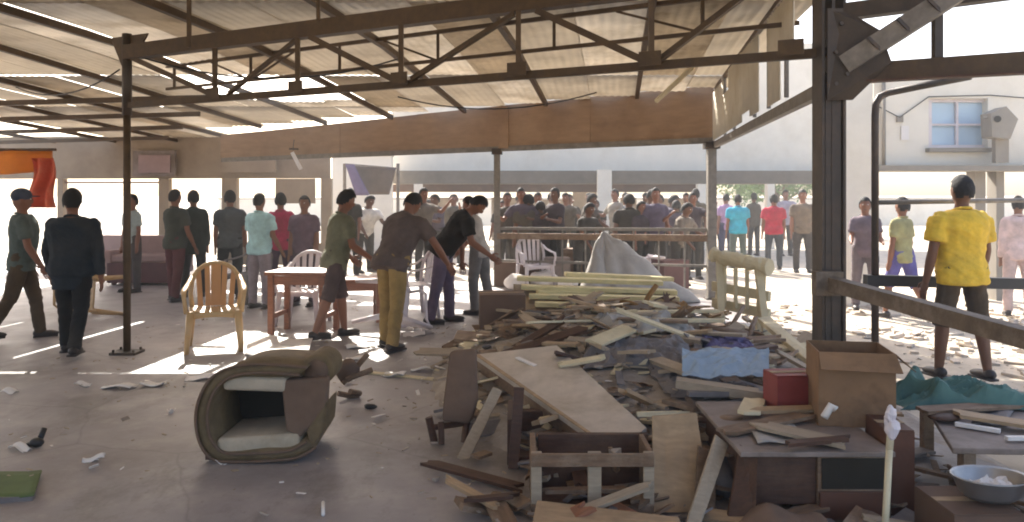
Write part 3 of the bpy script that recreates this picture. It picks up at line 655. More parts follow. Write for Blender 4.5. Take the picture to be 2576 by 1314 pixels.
more_spots = [(1262 + 24.5 * k_ + rc.uniform(-9, 9), rc.choice((14.0, 14.6, 17.2, 18.4, 19.6)), rc.randrange(14)) for k_ in range(21)] + [(1140, 18, 7), (1080, 20, 8), (1042, 17, 0), (880, 15.5, 2), (915, 16.5, 11), (1800, 20.5, 8), (1895, 21, 1), (1975, 21, 5)]
more_spots = [m_ for m_ in more_spots if not (1500 < m_[0] < 1540)]
spots = [(u, D, c) for (u, D), c in zip(spots, [cols[i] for i in (0, 1, 3, 2, 7, 8, 12, 11, 4, 5, 10, 6, 9, 13)])]
for k, (u, D, c) in enumerate(spots + [(u, D, cols[i]) for u, D, i in more_spots]):
    lab = 'onlooker in %s shirt behind the eave railing' % tones[c]
    if k in (12, 13): lab = 'onlooker in %s shirt beyond the stooping men' % tones[c]
    size_ = ('tall', 'stocky', 'short', 'slim')[k % 4]; place_ = ('under the grey canopy' if D > 16 else 'pressed against the eave railing') if 1250 < u < 1780 else ('before the white end wall' if u < 1250 else 'behind the brightly dressed watchers')
    if k >= 14: lab = '%s onlooker in %s shirt %s' % (size_, tones[c], place_)
    if k < 6:
        q = crowd_pose[k]; p = person(lab, fl(u, D), R(q['rz']), c, '#3c3833', arms=q['arms'], lean=q.get('lean', 0), side=q.get('side', 0), near=False, h=1.66, group='onlookers behind the railing', skin=M_SKIN2 if k % 2 else M_SKIN, bulk=1.08)
        protos.append((p, q))
    else:
        p, q = protos[(k * 5 + k // 6) % 6]
        o = dup(p, lab, fl(u, D), (0, 0, R(q['rz'] + random.uniform(-35, 35))), 'onlookers behind the railing', {'shirt': cloth(c)})
        o.scale = ((1, 1, 1.05), (1.22, 1.15, .98), (1.05, 1, .9), (.9, .95, 1.0))[k % 4]

# ------------------------------------------------------------------ plastic armchairs
def armchair(label, loc, rot, m, m2, group=None, splat=None):
    t = thing('plastic_armchair', label, 'chair', loc, 0, group); t.rotation_euler = rot
    z = .42
    def seatf(a, b):
        x = (a - .5) * (.44 + .05 * b); y = -.21 + .44 * b
        return Vector((x, y, z + .012 * math.cos((a - .5) * 4) * -1 + (.02 * (b - .5) ** 2) - (.03 * max(0, b - .85) / .15)))
    MB().grid(seatf, 12, 12, .012).build('seat', m, t, True, local=True)
    ap = MB()
    ap.grid(lambda a, b: Vector(((a - .5) * .47, .225 - .02 * (a - .5) ** 2 * 4, z - .005 - .055 * b * (1 + .5 * (2 * a - 1) ** 2))), 10, 2, .008)
    ap.build('apron', m, t, True, local=True)
    for sg in (-1, 1):
        for sy, yb in ((1, .21), (-1, -.2)):
            lg = MB(); top = Vector((sg * .225, yb, z - .0)); bot = Vector((sg * .26, yb + sy * .04, 0.0))
            x = Vector((1, 0, 0)); y = Vector((0, 1, 0))
            lg.ring([top, bot], [.038, .024], [.038, .024], [x, x], [y, y], 8); lg.build('leg', m, t, True, local=True)
        ar = [Vector((sg * .265, .2, z - .02)), Vector((sg * .285, .21, z + .14)), Vector((sg * .29, .16, z + .2)), Vector((sg * .285, 0, z + .215)), Vector((sg * .265, -.16, z + .25)), Vector((sg * .24, -.23, z + .31))]
        MB().ring(ar, [.022, .02, .028, .03, .028, .02], [.018, .016, .014, .014, .014, .014], [Vector((1, 0, 0))] * 6, [Vector((0, 1, 0)), Vector((0, 1, 0)), Vector((0, .5, .8)), Vector((0, 0, 1)), Vector((0, 0, 1)), Vector((0, 0, 1))], 8).build('armrest', m, t, True, local=True)
    pts = []
    for k in range(13):
        a = math.pi * k / 12; pts.append(Vector((-.25 * math.cos(a) * (1 - .05 * math.sin(a)), -.22 - .09 * math.sin(a), z + .14 + .31 * math.sin(a) ** .7)))
    pts = [Vector((-.235, -.205, z))] + pts + [Vector((.235, -.205, z))]
    MB().tube(pts, .024, 8).build('back_rim', m, t, True, local=True)
    for i in range(-2, 3):
        x0 = i * .075; x1 = i * .09; ztop = z + .14 + .31 * max(0, 1 - (x1 / .25) ** 2) ** .35
        wd = .05 if i == 0 and splat else .026
        MB().poly([(x0 - wd, -.215, z), (x0 + wd, -.215, z), (x1 + wd, -.298, ztop), (x1 - wd, -.298, ztop)], Vector((0, -.01, 0))).build('back_slat', splat if (i == 0 and splat) else m2, t, False, local=True)
    return t
ch = armchair('upright tan plastic armchair with orange back slats on the sunlit floor', fl(540, 8.35), (0, 0, R(198)), M_CREAMPL, M_ORANGEPL, splat=M_ORANGEPL)
wc = armchair('white plastic armchair standing behind the reddish table', fl(762, 10.0), (0, 0, R(175)), M_WHITEPL, M_WHITEPL)
for lab, loc, rot in (
    ('white plastic armchair tipped over under the bent man in khaki', fl(925, 9.6, .26), (R(80), R(20), R(60))),
    ('white plastic armchair behind the khaki trousers', fl(1040, 10.6), (0, 0, R(120))),
    ('white plastic armchair under the grey railing by the middle post', fl(1345, 13.6), (0, 0, R(200))),
    ('white plastic armchair overturned beyond the tent of grey tarp', fl(1640, 13.3, .26), (R(85), R(10), R(200))),
    ('dark framed plastic armchair by the charcoal shirt', fl(622, 12.0), (0, 0, R(150)))):
    dup(wc, lab, loc, rot, None, None if 'white' in lab else {k: M_TARPDK for k in ('seat', 'apron', 'leg', 'armrest', 'back_rim', 'back_slat')})
st = dup(ch, 'tan plastic armchair lying on its back behind the slender pole', fl(285, 10.8, .27), (R(-84), 0, R(150)))

# ------------------------------------------------------------------ wooden table at the middle, low couch at the left
def table(name, label, c, L_, W_, h, rz, m, leg=.06, rail=True):
    t = thing(name, label, 'table', c, rz)
    MB().box((0, 0, h - .02), (L_, W_, .04)).build('table_top', m, t, local=True, bevel=.006)
    for sx in (-1, 1):
        for sy in (-1, 1): MB().box((sx * (L_ / 2 - .06), sy * (W_ / 2 - .06), (h - .04) / 2), (leg, leg, h - .041)).build('leg', m, t, local=True)
    if rail:
        for sy in (-1, 1): MB().box((0, sy * (W_ / 2 - .06), h - .1), (L_ - .2, .03, .1)).build('apron', m, t, local=True)
        for sx in (-1, 1): MB().box((sx * (L_ / 2 - .06), 0, .22), (.035, W_ - .19, .05)).build('stretcher', m, t, local=True)
    return t
table('wooden_table', 'reddish wooden table with four square legs beside the stooping olive shirt', fl(765, 9.3), .72, .6, .73, R(-6), M_WOODRED)
table('wooden_table', 'small brown wooden table half hidden behind khaki trousers', fl(905, 10.2), .55, .5, .55, R(15), M_WOODRED)
cs = thing('low_couch', 'dusty pink low couch with maroon base in front of the openings', 'couch', fl(375, 14.5))
MB().box((0, 0, .22), (1.2, .7, .36)).build('base', M_MAROON, cs, local=True, bevel=.02)
MB().box((0, -.02, .47), (1.1, .6, .14)).build('cushion', M_PINK, cs, local=True, bevel=.04)
MB().box((0, .3, .6), (1.2, .18, .5)).build('backrest', M_PINK, cs, local=True, bevel=.04)
for sx in (-1, 1): MB().box((sx * .6, -.01, .4), (.16, .66, .42)).build('armrest', M_PINK, cs, local=True, bevel=.03)
for sx in (-1, 1):
    for sy in (-1, 1): MB().box((sx * .5, sy * .28, .02), (.06, .06, .041)).build('leg', M_WOODDK, cs, local=True)
# ------------------------------------------------------------------ tipped tub chair
TD = 5.0
tub = thing('tub_armchair', 'tipped olive brown tub armchair with soiled cream cushions on bare floor', 'armchair', fl(680, TD))
def prof(pts, D): return [P(u, v, D) for u, v in pts]
outer = [(795, 905), (700, 898), (625, 902), (575, 922), (545, 958), (528, 1010), (530, 1062), (545, 1102), (572, 1128), (620, 1133), (700, 1130), (770, 1122), (815, 1098)]
def smooth(pts, n=4):
    o = []
    for i in range(len(pts) - 1):
        p0, p1, p2, p3 = (Vector(pts[max(0, min(len(pts) - 1, i + k))]) for k in (-1, 0, 1, 2))
        for j in range(n):
            t = j / n; o.append(.5 * (2 * p1 + (p2 - p0) * t + (2 * p0 - 5 * p1 + 4 * p2 - p3) * t * t + (3 * p1 - p0 - 3 * p2 + p3) * t ** 3))
    return o + [Vector(pts[-1])]
so = smooth(outer)
def shell(pts, D0, D1, th, name, m, par, bev=0):
    """curved band along pts seen face on, from depth D0 to D1, th inwards; heights stay above the floor"""
    mb = MB(); cen = Vector((690, 1015)); n = len(pts); ring = []
    for D, sc_ in ((D0, 1.0), (D1, .94)):
        for tt in (0, th):
            for p in pts:
                q = cen + (p - cen) * (sc_ * 1.0); d = (cen - q).normalized(); q = q + d * tt * F / TD
                w_ = P(q.x, q.y, TD); ring.append(Vector((w_.x, D, max(.002 + .0 * tt, w_.z))))
    vs = ring; a, b, c, d = 0, n, 2 * n, 3 * n; fs = []
    for i in range(n - 1):
        fs += [(a + i, a + i + 1, b + i + 1, b + i), (c + i, d + i, d + i + 1, c + i + 1), (a + i, c + i, c + i + 1, a + i + 1), (b + i, b + i + 1, d + i + 1, d + i)]
    fs += [(a, b, d, c), (a + n - 1, c + n - 1, d + n - 1, b + n - 1)]
    mb.add(vs, fs); return mb.build(name, m, par, True, bevel=bev)
shell(so, TD - .22, TD + .34, .075, 'shell', M_OLIVE, tub)
inner = [Vector((690, 1015)) + (p - Vector((690, 1015))) * .8 for p in so]
def wpt(u, v, D): q = P(u, v, TD); return Vector((q.x, D, max(.005, q.z)))
MB().poly([wpt(u, v, TD + .25) for u, v in ((560, 935), (780, 915), (805, 1100), (575, 1120))], Vector((0, .05, 0))).build('hollow_shade', M_BLACK, tub)  # black panel paints the shade deep in the tub's hollow
def pad(u0, u1, v0, v1, D0, D1, name, m, tilt=0):
    a = wpt(u0, v0, D0); b = wpt(u1, v1, D0); c = (a + b) / 2; c.y = (D0 + D1) / 2
    return MB().box(c, (abs(b.x - a.x), D1 - D0, abs(a.z - b.z)), Matrix.Rotation(tilt, 3, 'Y')).build(name, m, tub, True, bevel=.022)
pad(588, 740, 930, 966, TD - .2, TD + .24, 'seat_cushion', M_CREAMFAB, R(2))
pad(575, 775, 1072, 1120, TD - .21, TD + .24, 'back_cushion', M_CREAMFAB, R(-4))
MB().poly([wpt(728, 940, TD - .19), wpt(838, 935, TD - .16), wpt(835, 1010, TD - .18), wpt(775, 1078, TD - .2), wpt(740, 1060, TD - .2)], Vector((0, .09, 0))).build('side_panel', M_BROWNFAB, tub, bevel=.015)
MB().poly([wpt(790, 1060, TD - .2), wpt(838, 990, TD - .18), wpt(832, 1060, TD - .18), wpt(800, 1110, TD - .2)], Vector((0, .3, 0))).build('side_panel', M_OLIVE, tub, bevel=.015)
cA = wpt(814, 925, TD - .1)
arm = MB().tube([cA + Vector((-.02, 0, 0)), cA + Vector((-.02, .3, .0))], .1, 18).build('arm_roll', M_OLIVE, tub, True, bevel=.02)
MB().tube([cA + Vector((-.02, -.012, 0)), cA + Vector((-.02, .0, 0))], .07, 16).build('arm_facing', M_BROWNFAB, tub, True)
for off_ in (1.0, .83):
    MB().tube([Vector((lambda q: (q.x, TD - .225, max(.012, q.z)))(P(*(Vector((690, 1015)) + (p_ - Vector((690, 1015))) * off_), TD))) for p_ in so], .009, 6).build('piping', M_BROWNFAB, tub, True)
for (u, v) in ((560, 1133), (640, 1140)): MB().box(wpt(u, v - 4, TD - .16) + Vector((0, 0, .01)), (.07, .07, .03)).build('foot', M_WOODDK, tub)
bs = thing('broken_stool', 'broken brown stool fallen beside the tub armchair', 'stool', fl(885, 6.3))
MB().tube([P(868, 925, 6.3), P(878, 940, 6.25)], .09, 14).build('seat', M_BROWNFAB, bs, True)
for a, b in (((860, 965), (925, 890)), ((868, 955), (935, 930)), ((880, 985), (905, 990)), ((850, 990), (900, 1000))):
    MB().tube([P(a[0], a[1], 6.25), P(b[0], b[1], 6.35)], .022, 7).build('leg', M_WOODBROWN, bs)

# ------------------------------------------------------------------ floor litter and painted sun spots at the left
pp = thing('printed_sheet', 'large white printed sheet lying in the sun patch', 'sheet', Gp(700, 875))
MB().grid(lambda a, b: Gp(628 + 158 * a - 12 * b * (1 - a) - 18 * a * b, 846 + 10 * a + 62 * b - 14 * (1 - a) * b, .03) + Vector((0, 0, .015 * math.sin(a * 7 + b * 3) + .012)), 14, 8, .006).build('paper', M_PAPER, pp, True)
for k in range(6):
    a = Gp(705, 868 + k * 5, .058); b = Gp(772 - (k % 3) * 12, 870 + k * 5, .058); MB().bar(a, b, .018, .002).build('print_line', M_INK, pp)
rng = random.Random(3)
def scrap(label, u, v, w_, d, m=M_PAPER, rz=0, name='scrap_or_sun_spot', group='paper scraps on the floor'):
    c = Gp(u, v, .008); mm = Matrix.Rotation(rz, 3, 'Z')
    fn = lambda a, b: c + mm @ Vector(((a - .5) * w_, (b - .5) * d, .012 + .014 * math.sin(a * 5 + u) + .01 * math.sin(b * 6 + v)))
    return tag(MB().grid(fn, 6, 6, .003).build(name, m, None, True), label, 'paper' if name == 'scrap_or_sun_spot' else 'litter', group)
for u, v, w_, d, lab in ((25, 985, .12, .1, 'white paper scrap in front of the man in green grey shirt'), (208, 970, .12, .08, 'small white paper scrap ahead of the dark suit'), (300, 974, .26, .12, 'widest white paper strip in front of the pole base'), (385, 968, .18, .14, 'white paper strip right beside the widest strip'), (500, 952, .22, .16, 'white paper strip between pole and tub armchair'),  # these small white sheets paint sun spots falling through roof slits
        (430, 1038, .05, .03, 'tiny white paper fleck on open floor'), (50, 1128, .16, .06, 'white paper slip beside the crushed black bottle'), (236, 1155, .12, .06, 'lone white paper slip near the green mat'), (560, 1160, .08, .08, 'white paper pellet under the tub armchair'), (990, 945, .2, .12, 'white paper scrap touching the long pale lath'),
        (970, 868, .16, .2, 'white paper between the feet of the khaki trousers'), (1005, 878, .14, .12, 'white paper just outside the khaki trouser foot'), (905, 872, .3, .2, 'broad white paper by the shoe of the olive t-shirt'), (890, 905, .2, .2, 'white paper behind the broken brown stool'), (1060, 930, .2, .1, 'white paper scrap beyond the pale lath'), (1185, 962, .12, .1, 'white paper scrap behind the broken padded chair'), (1040, 840, .25, .3, 'large white paper behind the khaki trousers')):
    scrap(lab, u, v, w_, d, rz=rng.uniform(-.5, .5))
sl = MB().poly([Gp(905, 936, .012), Gp(925, 933, .012), Gp(1215, 962, .012), Gp(1200, 968, .012)], .01).build('sun_streak_strip', M_WHITEWASH); tag(sl, 'long thin pale strip painting a sun streak across the floor', 'lath')  # pale strip paints the streak of sun from a roof slit
bo = thing('black_bottle_pieces', 'small crushed black plastic bottle on bare floor', 'bottle', Gp(92, 1122))
MB().ell(Gp(92, 1125) + Vector((0, 0, .03)), (.045, .035, .03)).build('body', M_BLACKP, bo, True); MB().tube([Gp(95, 1125) + Vector((.0, .02, .04)), Gp(98, 1122) + Vector((.01, .04, .1))], .018, 8).build('neck', M_BLACKP, bo, True); MB().ell(Gp(75, 1124) + Vector((0, 0, .015)), (.025, .02, .015)).build('cap', M_BLACKP, bo, True)
tag(MB().ell(Gp(932, 1030) + Vector((0, 0, .02)), (.05, .03, .02), None, 8, 5).ell(Gp(925, 1026) + Vector((0, 0, .015)), (.03, .04, .015), None, 8, 5).build('black_clod', M_BLACKP, None, True), 'small black clod alone on the floor by the broken chair', 'litter')
tag(MB().tube([Gp(812, 1300) + Vector((0, 0, .01)), Gp(812, 1270) + Vector((0, 0, .012))], .009, 8).build('white_pen', M_PAPER, None, True), 'thin white stick lying on the empty floor', 'stick')
gm = thing('green_mat', 'dark edged green mat curled at the floor corner', 'mat', Gp(30, 1230))
MB().grid(lambda a, b: Gp(-60 + 165 * a - 20 * b, 1196 + 64 * b, .006) + Vector((0, 0, .015 + .03 * max(0, a - .8) * 5 * .3)), 10, 6, .008).build('pile', M_GREENMAT, gm, True)
MB().bar(Gp(-60, 1262, .012), Gp(85, 1250, .012), .05, .03).build('rolled_edge', M_TARPDK, gm)

# ------------------------------------------------------------------ mound of debris
def moundf(a, b):
    x = -.85 + 3.8 * a; y = 4.3 + 6.0 * b; return Vector((x, y, H(x, y) + (.004 if H(x, y) > 0 else -.02)))
mo = MB().grid(moundf, 70, 90, .02).build('rubble_mound', mat('dusty_rubble', '#a0958a', .95, .25, 9, .6, dirt='#6a5a4a', dscale=3), None, True); stuff(mo, 'low dusty mound of plaster rubble under the broken furniture')
def shards(name, m, n, region, size, seed, label, flat=.3):
    rn = random.Random(seed); mb = MB()
    for k in range(n):
        x, y = region(rn); L_ = size * rn.uniform(.4, 1.8); w_ = L_ * rn.uniform(.12, .6); t = max(.004, w_ * rn.uniform(.08, flat))
        mm = Matrix.Rotation(rn.uniform(0, 6.28), 3, 'Z') @ Matrix.Rotation(rn.gauss(0, .25), 3, 'X') @ Matrix.Rotation(rn.gauss(0, .2), 3, 'Y')
        mb.box((x, y, H(x, y) + t / 2 + rn.uniform(0, .04) + L_ * .05), (L_, w_, t), mm)
    o = mb.build(name, m); stuff(o, label); return o
def reg_m(rn):
    while True:
        x = rn.uniform(-.7, 2.8); y = rn.uniform(4.4, 10.1)
        if H(x, y) > .01: return x, y
shards('wood_splinters', M_WOODBROWN, 260, reg_m, .14, 1, 'brown wood splinters strewn over the mound')
shards('plaster_chips', M_WOODGREY, 420, reg_m, .1, 2, 'grey plaster chips strewn over the mound', .6)
shards('pale_scraps', M_WHITEWASH, 150, reg_m, .11, 3, 'pale timber scraps strewn over the mound')
shards('dark_rags', M_TARPDK, 160, reg_m, .16, 4, 'dark rag scraps strewn over the mound')
def reg_f(rn): return rn.uniform(-.6, 2.6), 3.4 + 2.2 * rn.random() ** .8
shards('floor_chips', M_WOODBROWN, 120, lambda rn: (rn.uniform(.2, 2.6), rn.uniform(3.3, 5.6)), .07, 5, 'brown chips on floor below the boxes')
def reg_y(rn): return rn.uniform(2.2, 7.5), rn.uniform(6.0, 12.0)
rn = random.Random(11); mb = MB()
for k in range(2600):
    x, y = reg_y(rn)
    if x < edge_x(y) + .1 or noise.noise(Vector((x * .9, y * .9, 0))) < rn.uniform(-.5, .4): continue
    s_ = .015 + .11 * rn.random() ** 3; mb.box((x, y, -.05 + s_ * .12), (s_ * rn.uniform(.8, 2.2), s_ * rn.uniform(.3, 1), s_ * rn.uniform(.1, .5)), Matrix.Rotation(rn.uniform(0, 6), 3, 'Z') @ Matrix.Rotation(rn.gauss(0, .3), 3, 'X'))
stuff(mb.build('yard_rubble', mat('pale_rubble', '#c3b5a5', .95, .2, 8, .3)), 'pale sunlit rubble scattered over the yard')

def board(label, quad, t, m, name='wooden_board', cat='board', group=None):
    o = MB().poly([P(*q) for q in quad], t).build(name, m, bevel=.004); return tag(o, label, cat, group)
# big tilted table top
tt = thing('fallen_table_top', 'wide grey table top sloping down towards the wooden crate', 'table top', P(1400, 1000, 5.2))
A_, B_, C_, D_ = P(1190, 892, 6.2), P(1400, 868, 6.2), P(1625, 1075, 4.6), P(1545, 1140, 4.3)
MB().poly([A_, B_, C_, D_], .035).build('panel', mat('pale_worn_laminate', '#bfb2a3', .6, .14, 6, .1, dirt='#94856f', dscale=2.2, damt=.6), tt, bevel=.005)
n_ = (B_ - A_).cross(D_ - A_).normalized(); n_ = n_ if n_.z > 0 else -n_
MB().poly([A_ - n_ * .036, D_ - n_ * .036, D_ - n_ * .036 + (C_ - D_).normalized() * .04, A_ - n_ * .036 + (B_ - A_).normalized() * .04], -n_ * .08).build('edge_rail', M_WOODBROWN, tt)
MB().poly([A_.lerp(D_, .02) + n_ * .003, A_.lerp(D_, .98) + n_ * .003, A_.lerp(D_, .98).lerp(C_, .06) + n_ * .003, A_.lerp(D_, .02).lerp(B_, .05) + n_ * .003], n_ * .006).build('edge_strip', M_WOODTAN, tt)
cb = thing('dark_cabinet', 'dark brown wooden cabinet propping up the sloping table top', 'cabinet', fl(1365, 4.95))
def xb(u, D): return (u - CU) / F * D
def cab(par, u0, u1, D0, D1, z0, z1, m, name, bev=.004):
    x0 = xb(u0, D0); x1 = xb(u1, D0); return MB().box(((x0 + x1) / 2, (D0 + D1) / 2, (z0 + z1) / 2), (x1 - x0, D1 - D0, z1 - z0)).build(name, m, par, bevel=bev)
cab(cb, 1275, 1300, 4.75, 5.2, 0, .27, M_WOODDK, 'side_panel'); cab(cb, 1415, 1440, 4.75, 5.2, 0, .17, M_WOODDK, 'side_panel')
cab(cb, 1301, 1414, 5.12, 5.19, 0, .22, M_WOODDK, 'back_panel'); cab(cb, 1301, 1414, 4.76, 5.1, .02, .05, M_WOODDK, 'shelf')
tag(MB().bar(P(1305, 975, 4.78), fl(1290, 4.7, .0), .06, .06).build('table_leg', M_WOODDK), 'dark square table leg upright under the sloping top', 'table leg')
# slatted crate in front
cr = thing('wooden_crate', 'open grey brown wooden crate under the low end of the sloping top', 'crate', fl(1490, 4.0))
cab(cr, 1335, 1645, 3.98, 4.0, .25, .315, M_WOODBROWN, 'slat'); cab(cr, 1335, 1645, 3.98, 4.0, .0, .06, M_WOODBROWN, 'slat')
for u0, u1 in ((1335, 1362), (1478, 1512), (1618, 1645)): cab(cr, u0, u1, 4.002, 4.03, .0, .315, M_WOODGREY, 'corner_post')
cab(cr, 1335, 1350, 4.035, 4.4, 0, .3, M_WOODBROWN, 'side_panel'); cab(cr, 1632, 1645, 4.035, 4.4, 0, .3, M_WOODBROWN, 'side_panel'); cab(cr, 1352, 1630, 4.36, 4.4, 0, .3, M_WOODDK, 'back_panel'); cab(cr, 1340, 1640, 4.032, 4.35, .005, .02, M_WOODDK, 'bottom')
board('pale tan board lying flat in front of the wooden crate', [(1350, 1258, 3.9), (1705, 1300, 3.75), (1790, 1480, 3.1), (1310, 1440, 3.1)], .03, M_WOODTAN)
board('tan plywood sheet standing upright behind the crate', [(1640, 1048, 4.4), (1752, 1040, 4.4), (1790, 1290, 4.05), (1640, 1290, 4.0)], Vector((0, .02, 0)), M_WOODTAN, 'plywood_sheet')
board('brown board leaning on the tan plywood sheet', [(1755, 1120, 4.2), (1800, 1150, 4.2), (1800, 1292, 4.06), (1745, 1300, 4.02)], Vector((0, .02, 0)), M_WOODBROWN)
# grey sack and the orange brown tin
def sack(label, c, r, m, seed, name='grey_sack', cat='sack'):
    mb = MB().ell((0, 0, r[2] * .9), r, None, 24, 14)
    for v in mb.v:
        v += Vector((noise.noise(v * 6 + Vector((seed, 0, 0))), noise.noise(v * 6 + Vector((0, seed, 0))), noise.noise(v * 7 + Vector((0, 0, seed))))) * .045
        v.z = max(v.z, .0)
    o = mb.build(name, m, None, True, local=True); o.location = c; return tag(o, label, cat)
sack('rumpled grey sack between the plywood sheet and the low desk', fl(1810, 4.35), (.13, .2, .1), M_TARPDK, 3)
tn = thing('paint_tin', 'orange brown tin standing on the rumpled grey sack', 'tin', fl(1838, 4.5, .19))
MB().tube([fl(1838, 4.5, .185), fl(1838, 4.5, .34)], .06, 18).build('body', mat('orange_brown_tin', '#7d4a26', .5, .15, 5, .05), tn, True, bevel=.006)
MB().tube([fl(1838, 4.5, .342), fl(1838, 4.5, .352)], .063, 18).build('lid', M_WOODBROWN, tn, True)
# low desk with drawers
dk = thing('low_desk', 'low grey topped desk with reddish brown drawer front under the cardboard box', 'desk', fl(2060, 4.3))
cab(dk, 1862, 2252, 3.9, 4.86, .325, .35, M_MAUVE, 'desk_top'); cab(dk, 1880, 2052, 3.94, 4.8, .08, .322, M_WOODDK, 'pedestal'); cab(dk, 2056, 2240, 3.92, 4.8, .0, .322, M_WOODBROWN, 'pedestal')
cab(dk, 2062, 2235, 3.9, 3.918, .02, .155, mat('red_brown_laminate', '#5f3a28', .6, .25, 6, .15, dirt='#3a2418', dscale=3), 'drawer')
cab(dk, 2066, 2232, 3.912, 3.919, .165, .315, M_BLACK, 'drawer_shade_panel')  # flat black panel paints the dark of an empty drawer opening
for u in (1890, 2040): cab(dk, u, u + 14, 4.0, 4.03, 0, .079, M_WOODDK, 'foot')
def carton(label, u0, u1, D, dep, z0, h, m, rz=0, open_=False, name='cardboard_box', cat='box'):
    w_ = (u1 - u0) / F * D; c = Vector((xb((u0 + u1) / 2, D), D + dep / 2, z0)); t = thing(name, label, cat, c, rz)
    th = .006
    for nm, cc, sz in (('side', (-w_ / 2 + th / 2, 0, h / 2), (th, dep - 2 * th - .002, h)), ('side', (w_ / 2 - th / 2, 0, h / 2), (th, dep - 2 * th - .002, h)), ('front', (0, -dep / 2 + th / 2, h / 2), (w_, th, h)), ('back', (0, dep / 2 - th / 2, h / 2), (w_, th, h)), ('bottom', (0, 0, th / 2 + .001), (w_ - 2 * th - .004, dep - 2 * th - .004, th))):
        MB().box(cc, sz).build(nm, m, t, local=True)
    if open_:
        MB().poly([(-w_ / 2, -dep / 2, h), (w_ / 2, -dep / 2, h), (w_ / 2 + .02, -dep / 2 - .06, h - .09), (-w_ / 2, -dep / 2 - .07, h - .08)], .004).build('flap', m, t, local=True)
        MB().poly([(w_ / 2, -dep / 2, h), (w_ / 2, dep / 2, h), (w_ / 2 + .1, dep / 2, h - .07), (w_ / 2 + .1, -dep / 2, h - .09)], .004).build('flap', m, t, local=True)
    else:
        for s in (-1, 1): MB().box((0, s * dep / 4, h + .004), (w_ - .002, dep / 2 - .006, .005)).build('flap', m, t, local=True)
        MB().box((0, 0, h + .009), (w_, .05, .002)).build('tape', M_WOODTAN, t, local=True)
    return t
carton('large tan cardboard box standing on the low desk', 2078, 2262, 4.3, .36, .352, .40, M_CARD, R(-10), True)
carton('dull red box at the back edge of the low desk', 1948, 2058, 4.62, .2, .352, .2, M_RED, R(6), False, 'red_box')
carton('dark brown cardboard box perched on the rubble by the pale planks', 1203, 1318, 8.2, .4, .2, .37, M_CARDDK, R(4), False)
carton('small brown cardboard box beside the sloping handrail foot', 2236, 2305, 4.0, .3, .0, .42, mat('red_brown_laminate', '#6b3f2a'), R(-5), False)
# white pole leaning in front
pl = thing('leaning_pole', 'pale upright pole tied with white plastic scrap before the desk', 'pole', fl(2225, 3.65))
MB().tube([fl(2222, 3.6, .0), P(2236, 1130, 3.7)], .016, 8).build('shaft', M_WHITEWASH, pl, True); MB().tube([P(2236, 1130, 3.7), P(2242, 1060, 3.72)], .017, 8).build('tip', M_WHITEWASH, pl, True)
pb = MB().ell((0, 0, 0), (.03, .028, .075), None, 16, 12)
for v in pb.v: v += v.normalized() * .03 * noise.noise(v * 28)
pb.v = [v + P(2240, 1062, 3.7) for v in pb.v]; pb.build('plastic_scrap', M_WHITEPL, pl, False)
tag(MB().tube([P(2072, 1050, 4.2), P(2090, 1020, 4.22), P(2100, 1030, 4.2)], .02, 8).build('torn_wrapping', M_PAPER, None, True), 'torn white wrapping at the foot of the tan cardboard box', 'wrapping')
# right-hand table with green tarp, basin
t2 = thing('grey_table', 'low grey table carrying the bottle green tarp', 'table', fl(2480, 4.5))
MB().poly([fl(2300, 5.1, .37), fl(2720, 5.0, .37), fl(2900, 3.85, .37), fl(2395, 3.9, .37)], .03).build('table_top', M_MAUVE, t2, bevel=.006)
for u, D in ((2330, 5.0), (2690, 4.9), (2840, 3.95), (2430, 4.0)): MB().box(fl(u, D, .17), (.06, .06, .338)).build('leg', M_WOODBROWN, t2)
def greenf(a, b):
    x = 2.62 + .85 * (a - .5); y = 4.75 + .42 * (b - .5); e = min(a, 1 - a, b, 1 - b)
    return Vector((x + .05 * math.sin(b * 9), y, .385 + min(1, e * 9) * (.02 + .1 * (.5 - abs(noise.noise(Vector((a * 5 + b * 2, b * 4, 1))))) + .03 * (.3 - abs(noise.noise(Vector((a * 13, b * 9, 5))))) + .1 * math.exp(-((a - .25) / .06) ** 2) + .07 * math.exp(-((a - .6) / .15) ** 2) * (1 - b * .4))))
tag(MB().grid(greenf, 70, 44, .004).build('green_tarp', M_GREENTARP, None, False), 'crumpled bottle green tarp on the low grey table', 'tarp')
for lab, a, b, m in (('white stick across the low grey table', (2402, 1040, 4.25), (2515, 1068, 4.12), M_PAPER), ('second white stick at the table end', (2530, 1098, 4.0), (2620, 1110, 4.0), M_PAPER)):
    p = P(*a); q = P(*b); p.z = q.z = .388; tag(MB().bar(p, q, .03, .018).build('white_stick', m), lab, 'stick')
carton('dark cardboard box under the metal basin', 2400, 2580, 3.5, .35, 0, .2, M_CARDDK, 0, False)
bsn = thing('metal_basin', 'dented pale metal basin resting on a dark cardboard box', 'basin', fl(2490, 3.66, .215))
pr = [(0, .005), (.1, .005), (.135, .03), (.165, .1), (.175, .105), (.17, .11), (.158, .1), (.128, .038), (.095, .014), (0, .014)]
mb = MB(); n = 24; c0 = fl(2490, 3.66, .215)
vs = [c0 + Vector((r_ * math.cos(2 * math.pi * k / n), r_ * .8 * math.sin(2 * math.pi * k / n), z_)) for r_, z_ in pr[1:-1] for k in range(n)]
vs += [c0 + Vector((0, 0, .005)), c0 + Vector((0, 0, .014))]; m8 = len(pr) - 2
mb.add(vs, [(i * n + k, i * n + (k + 1) % n, (i + 1) * n + (k + 1) % n, (i + 1) * n + k) for i in range(m8 - 1) for k in range(n)] + [(len(vs) - 2, (k + 1) % n, k) for k in range(n)] + [(len(vs) - 1, (m8 - 1) * n + k, (m8 - 1) * n + (k + 1) % n) for k in range(n)])
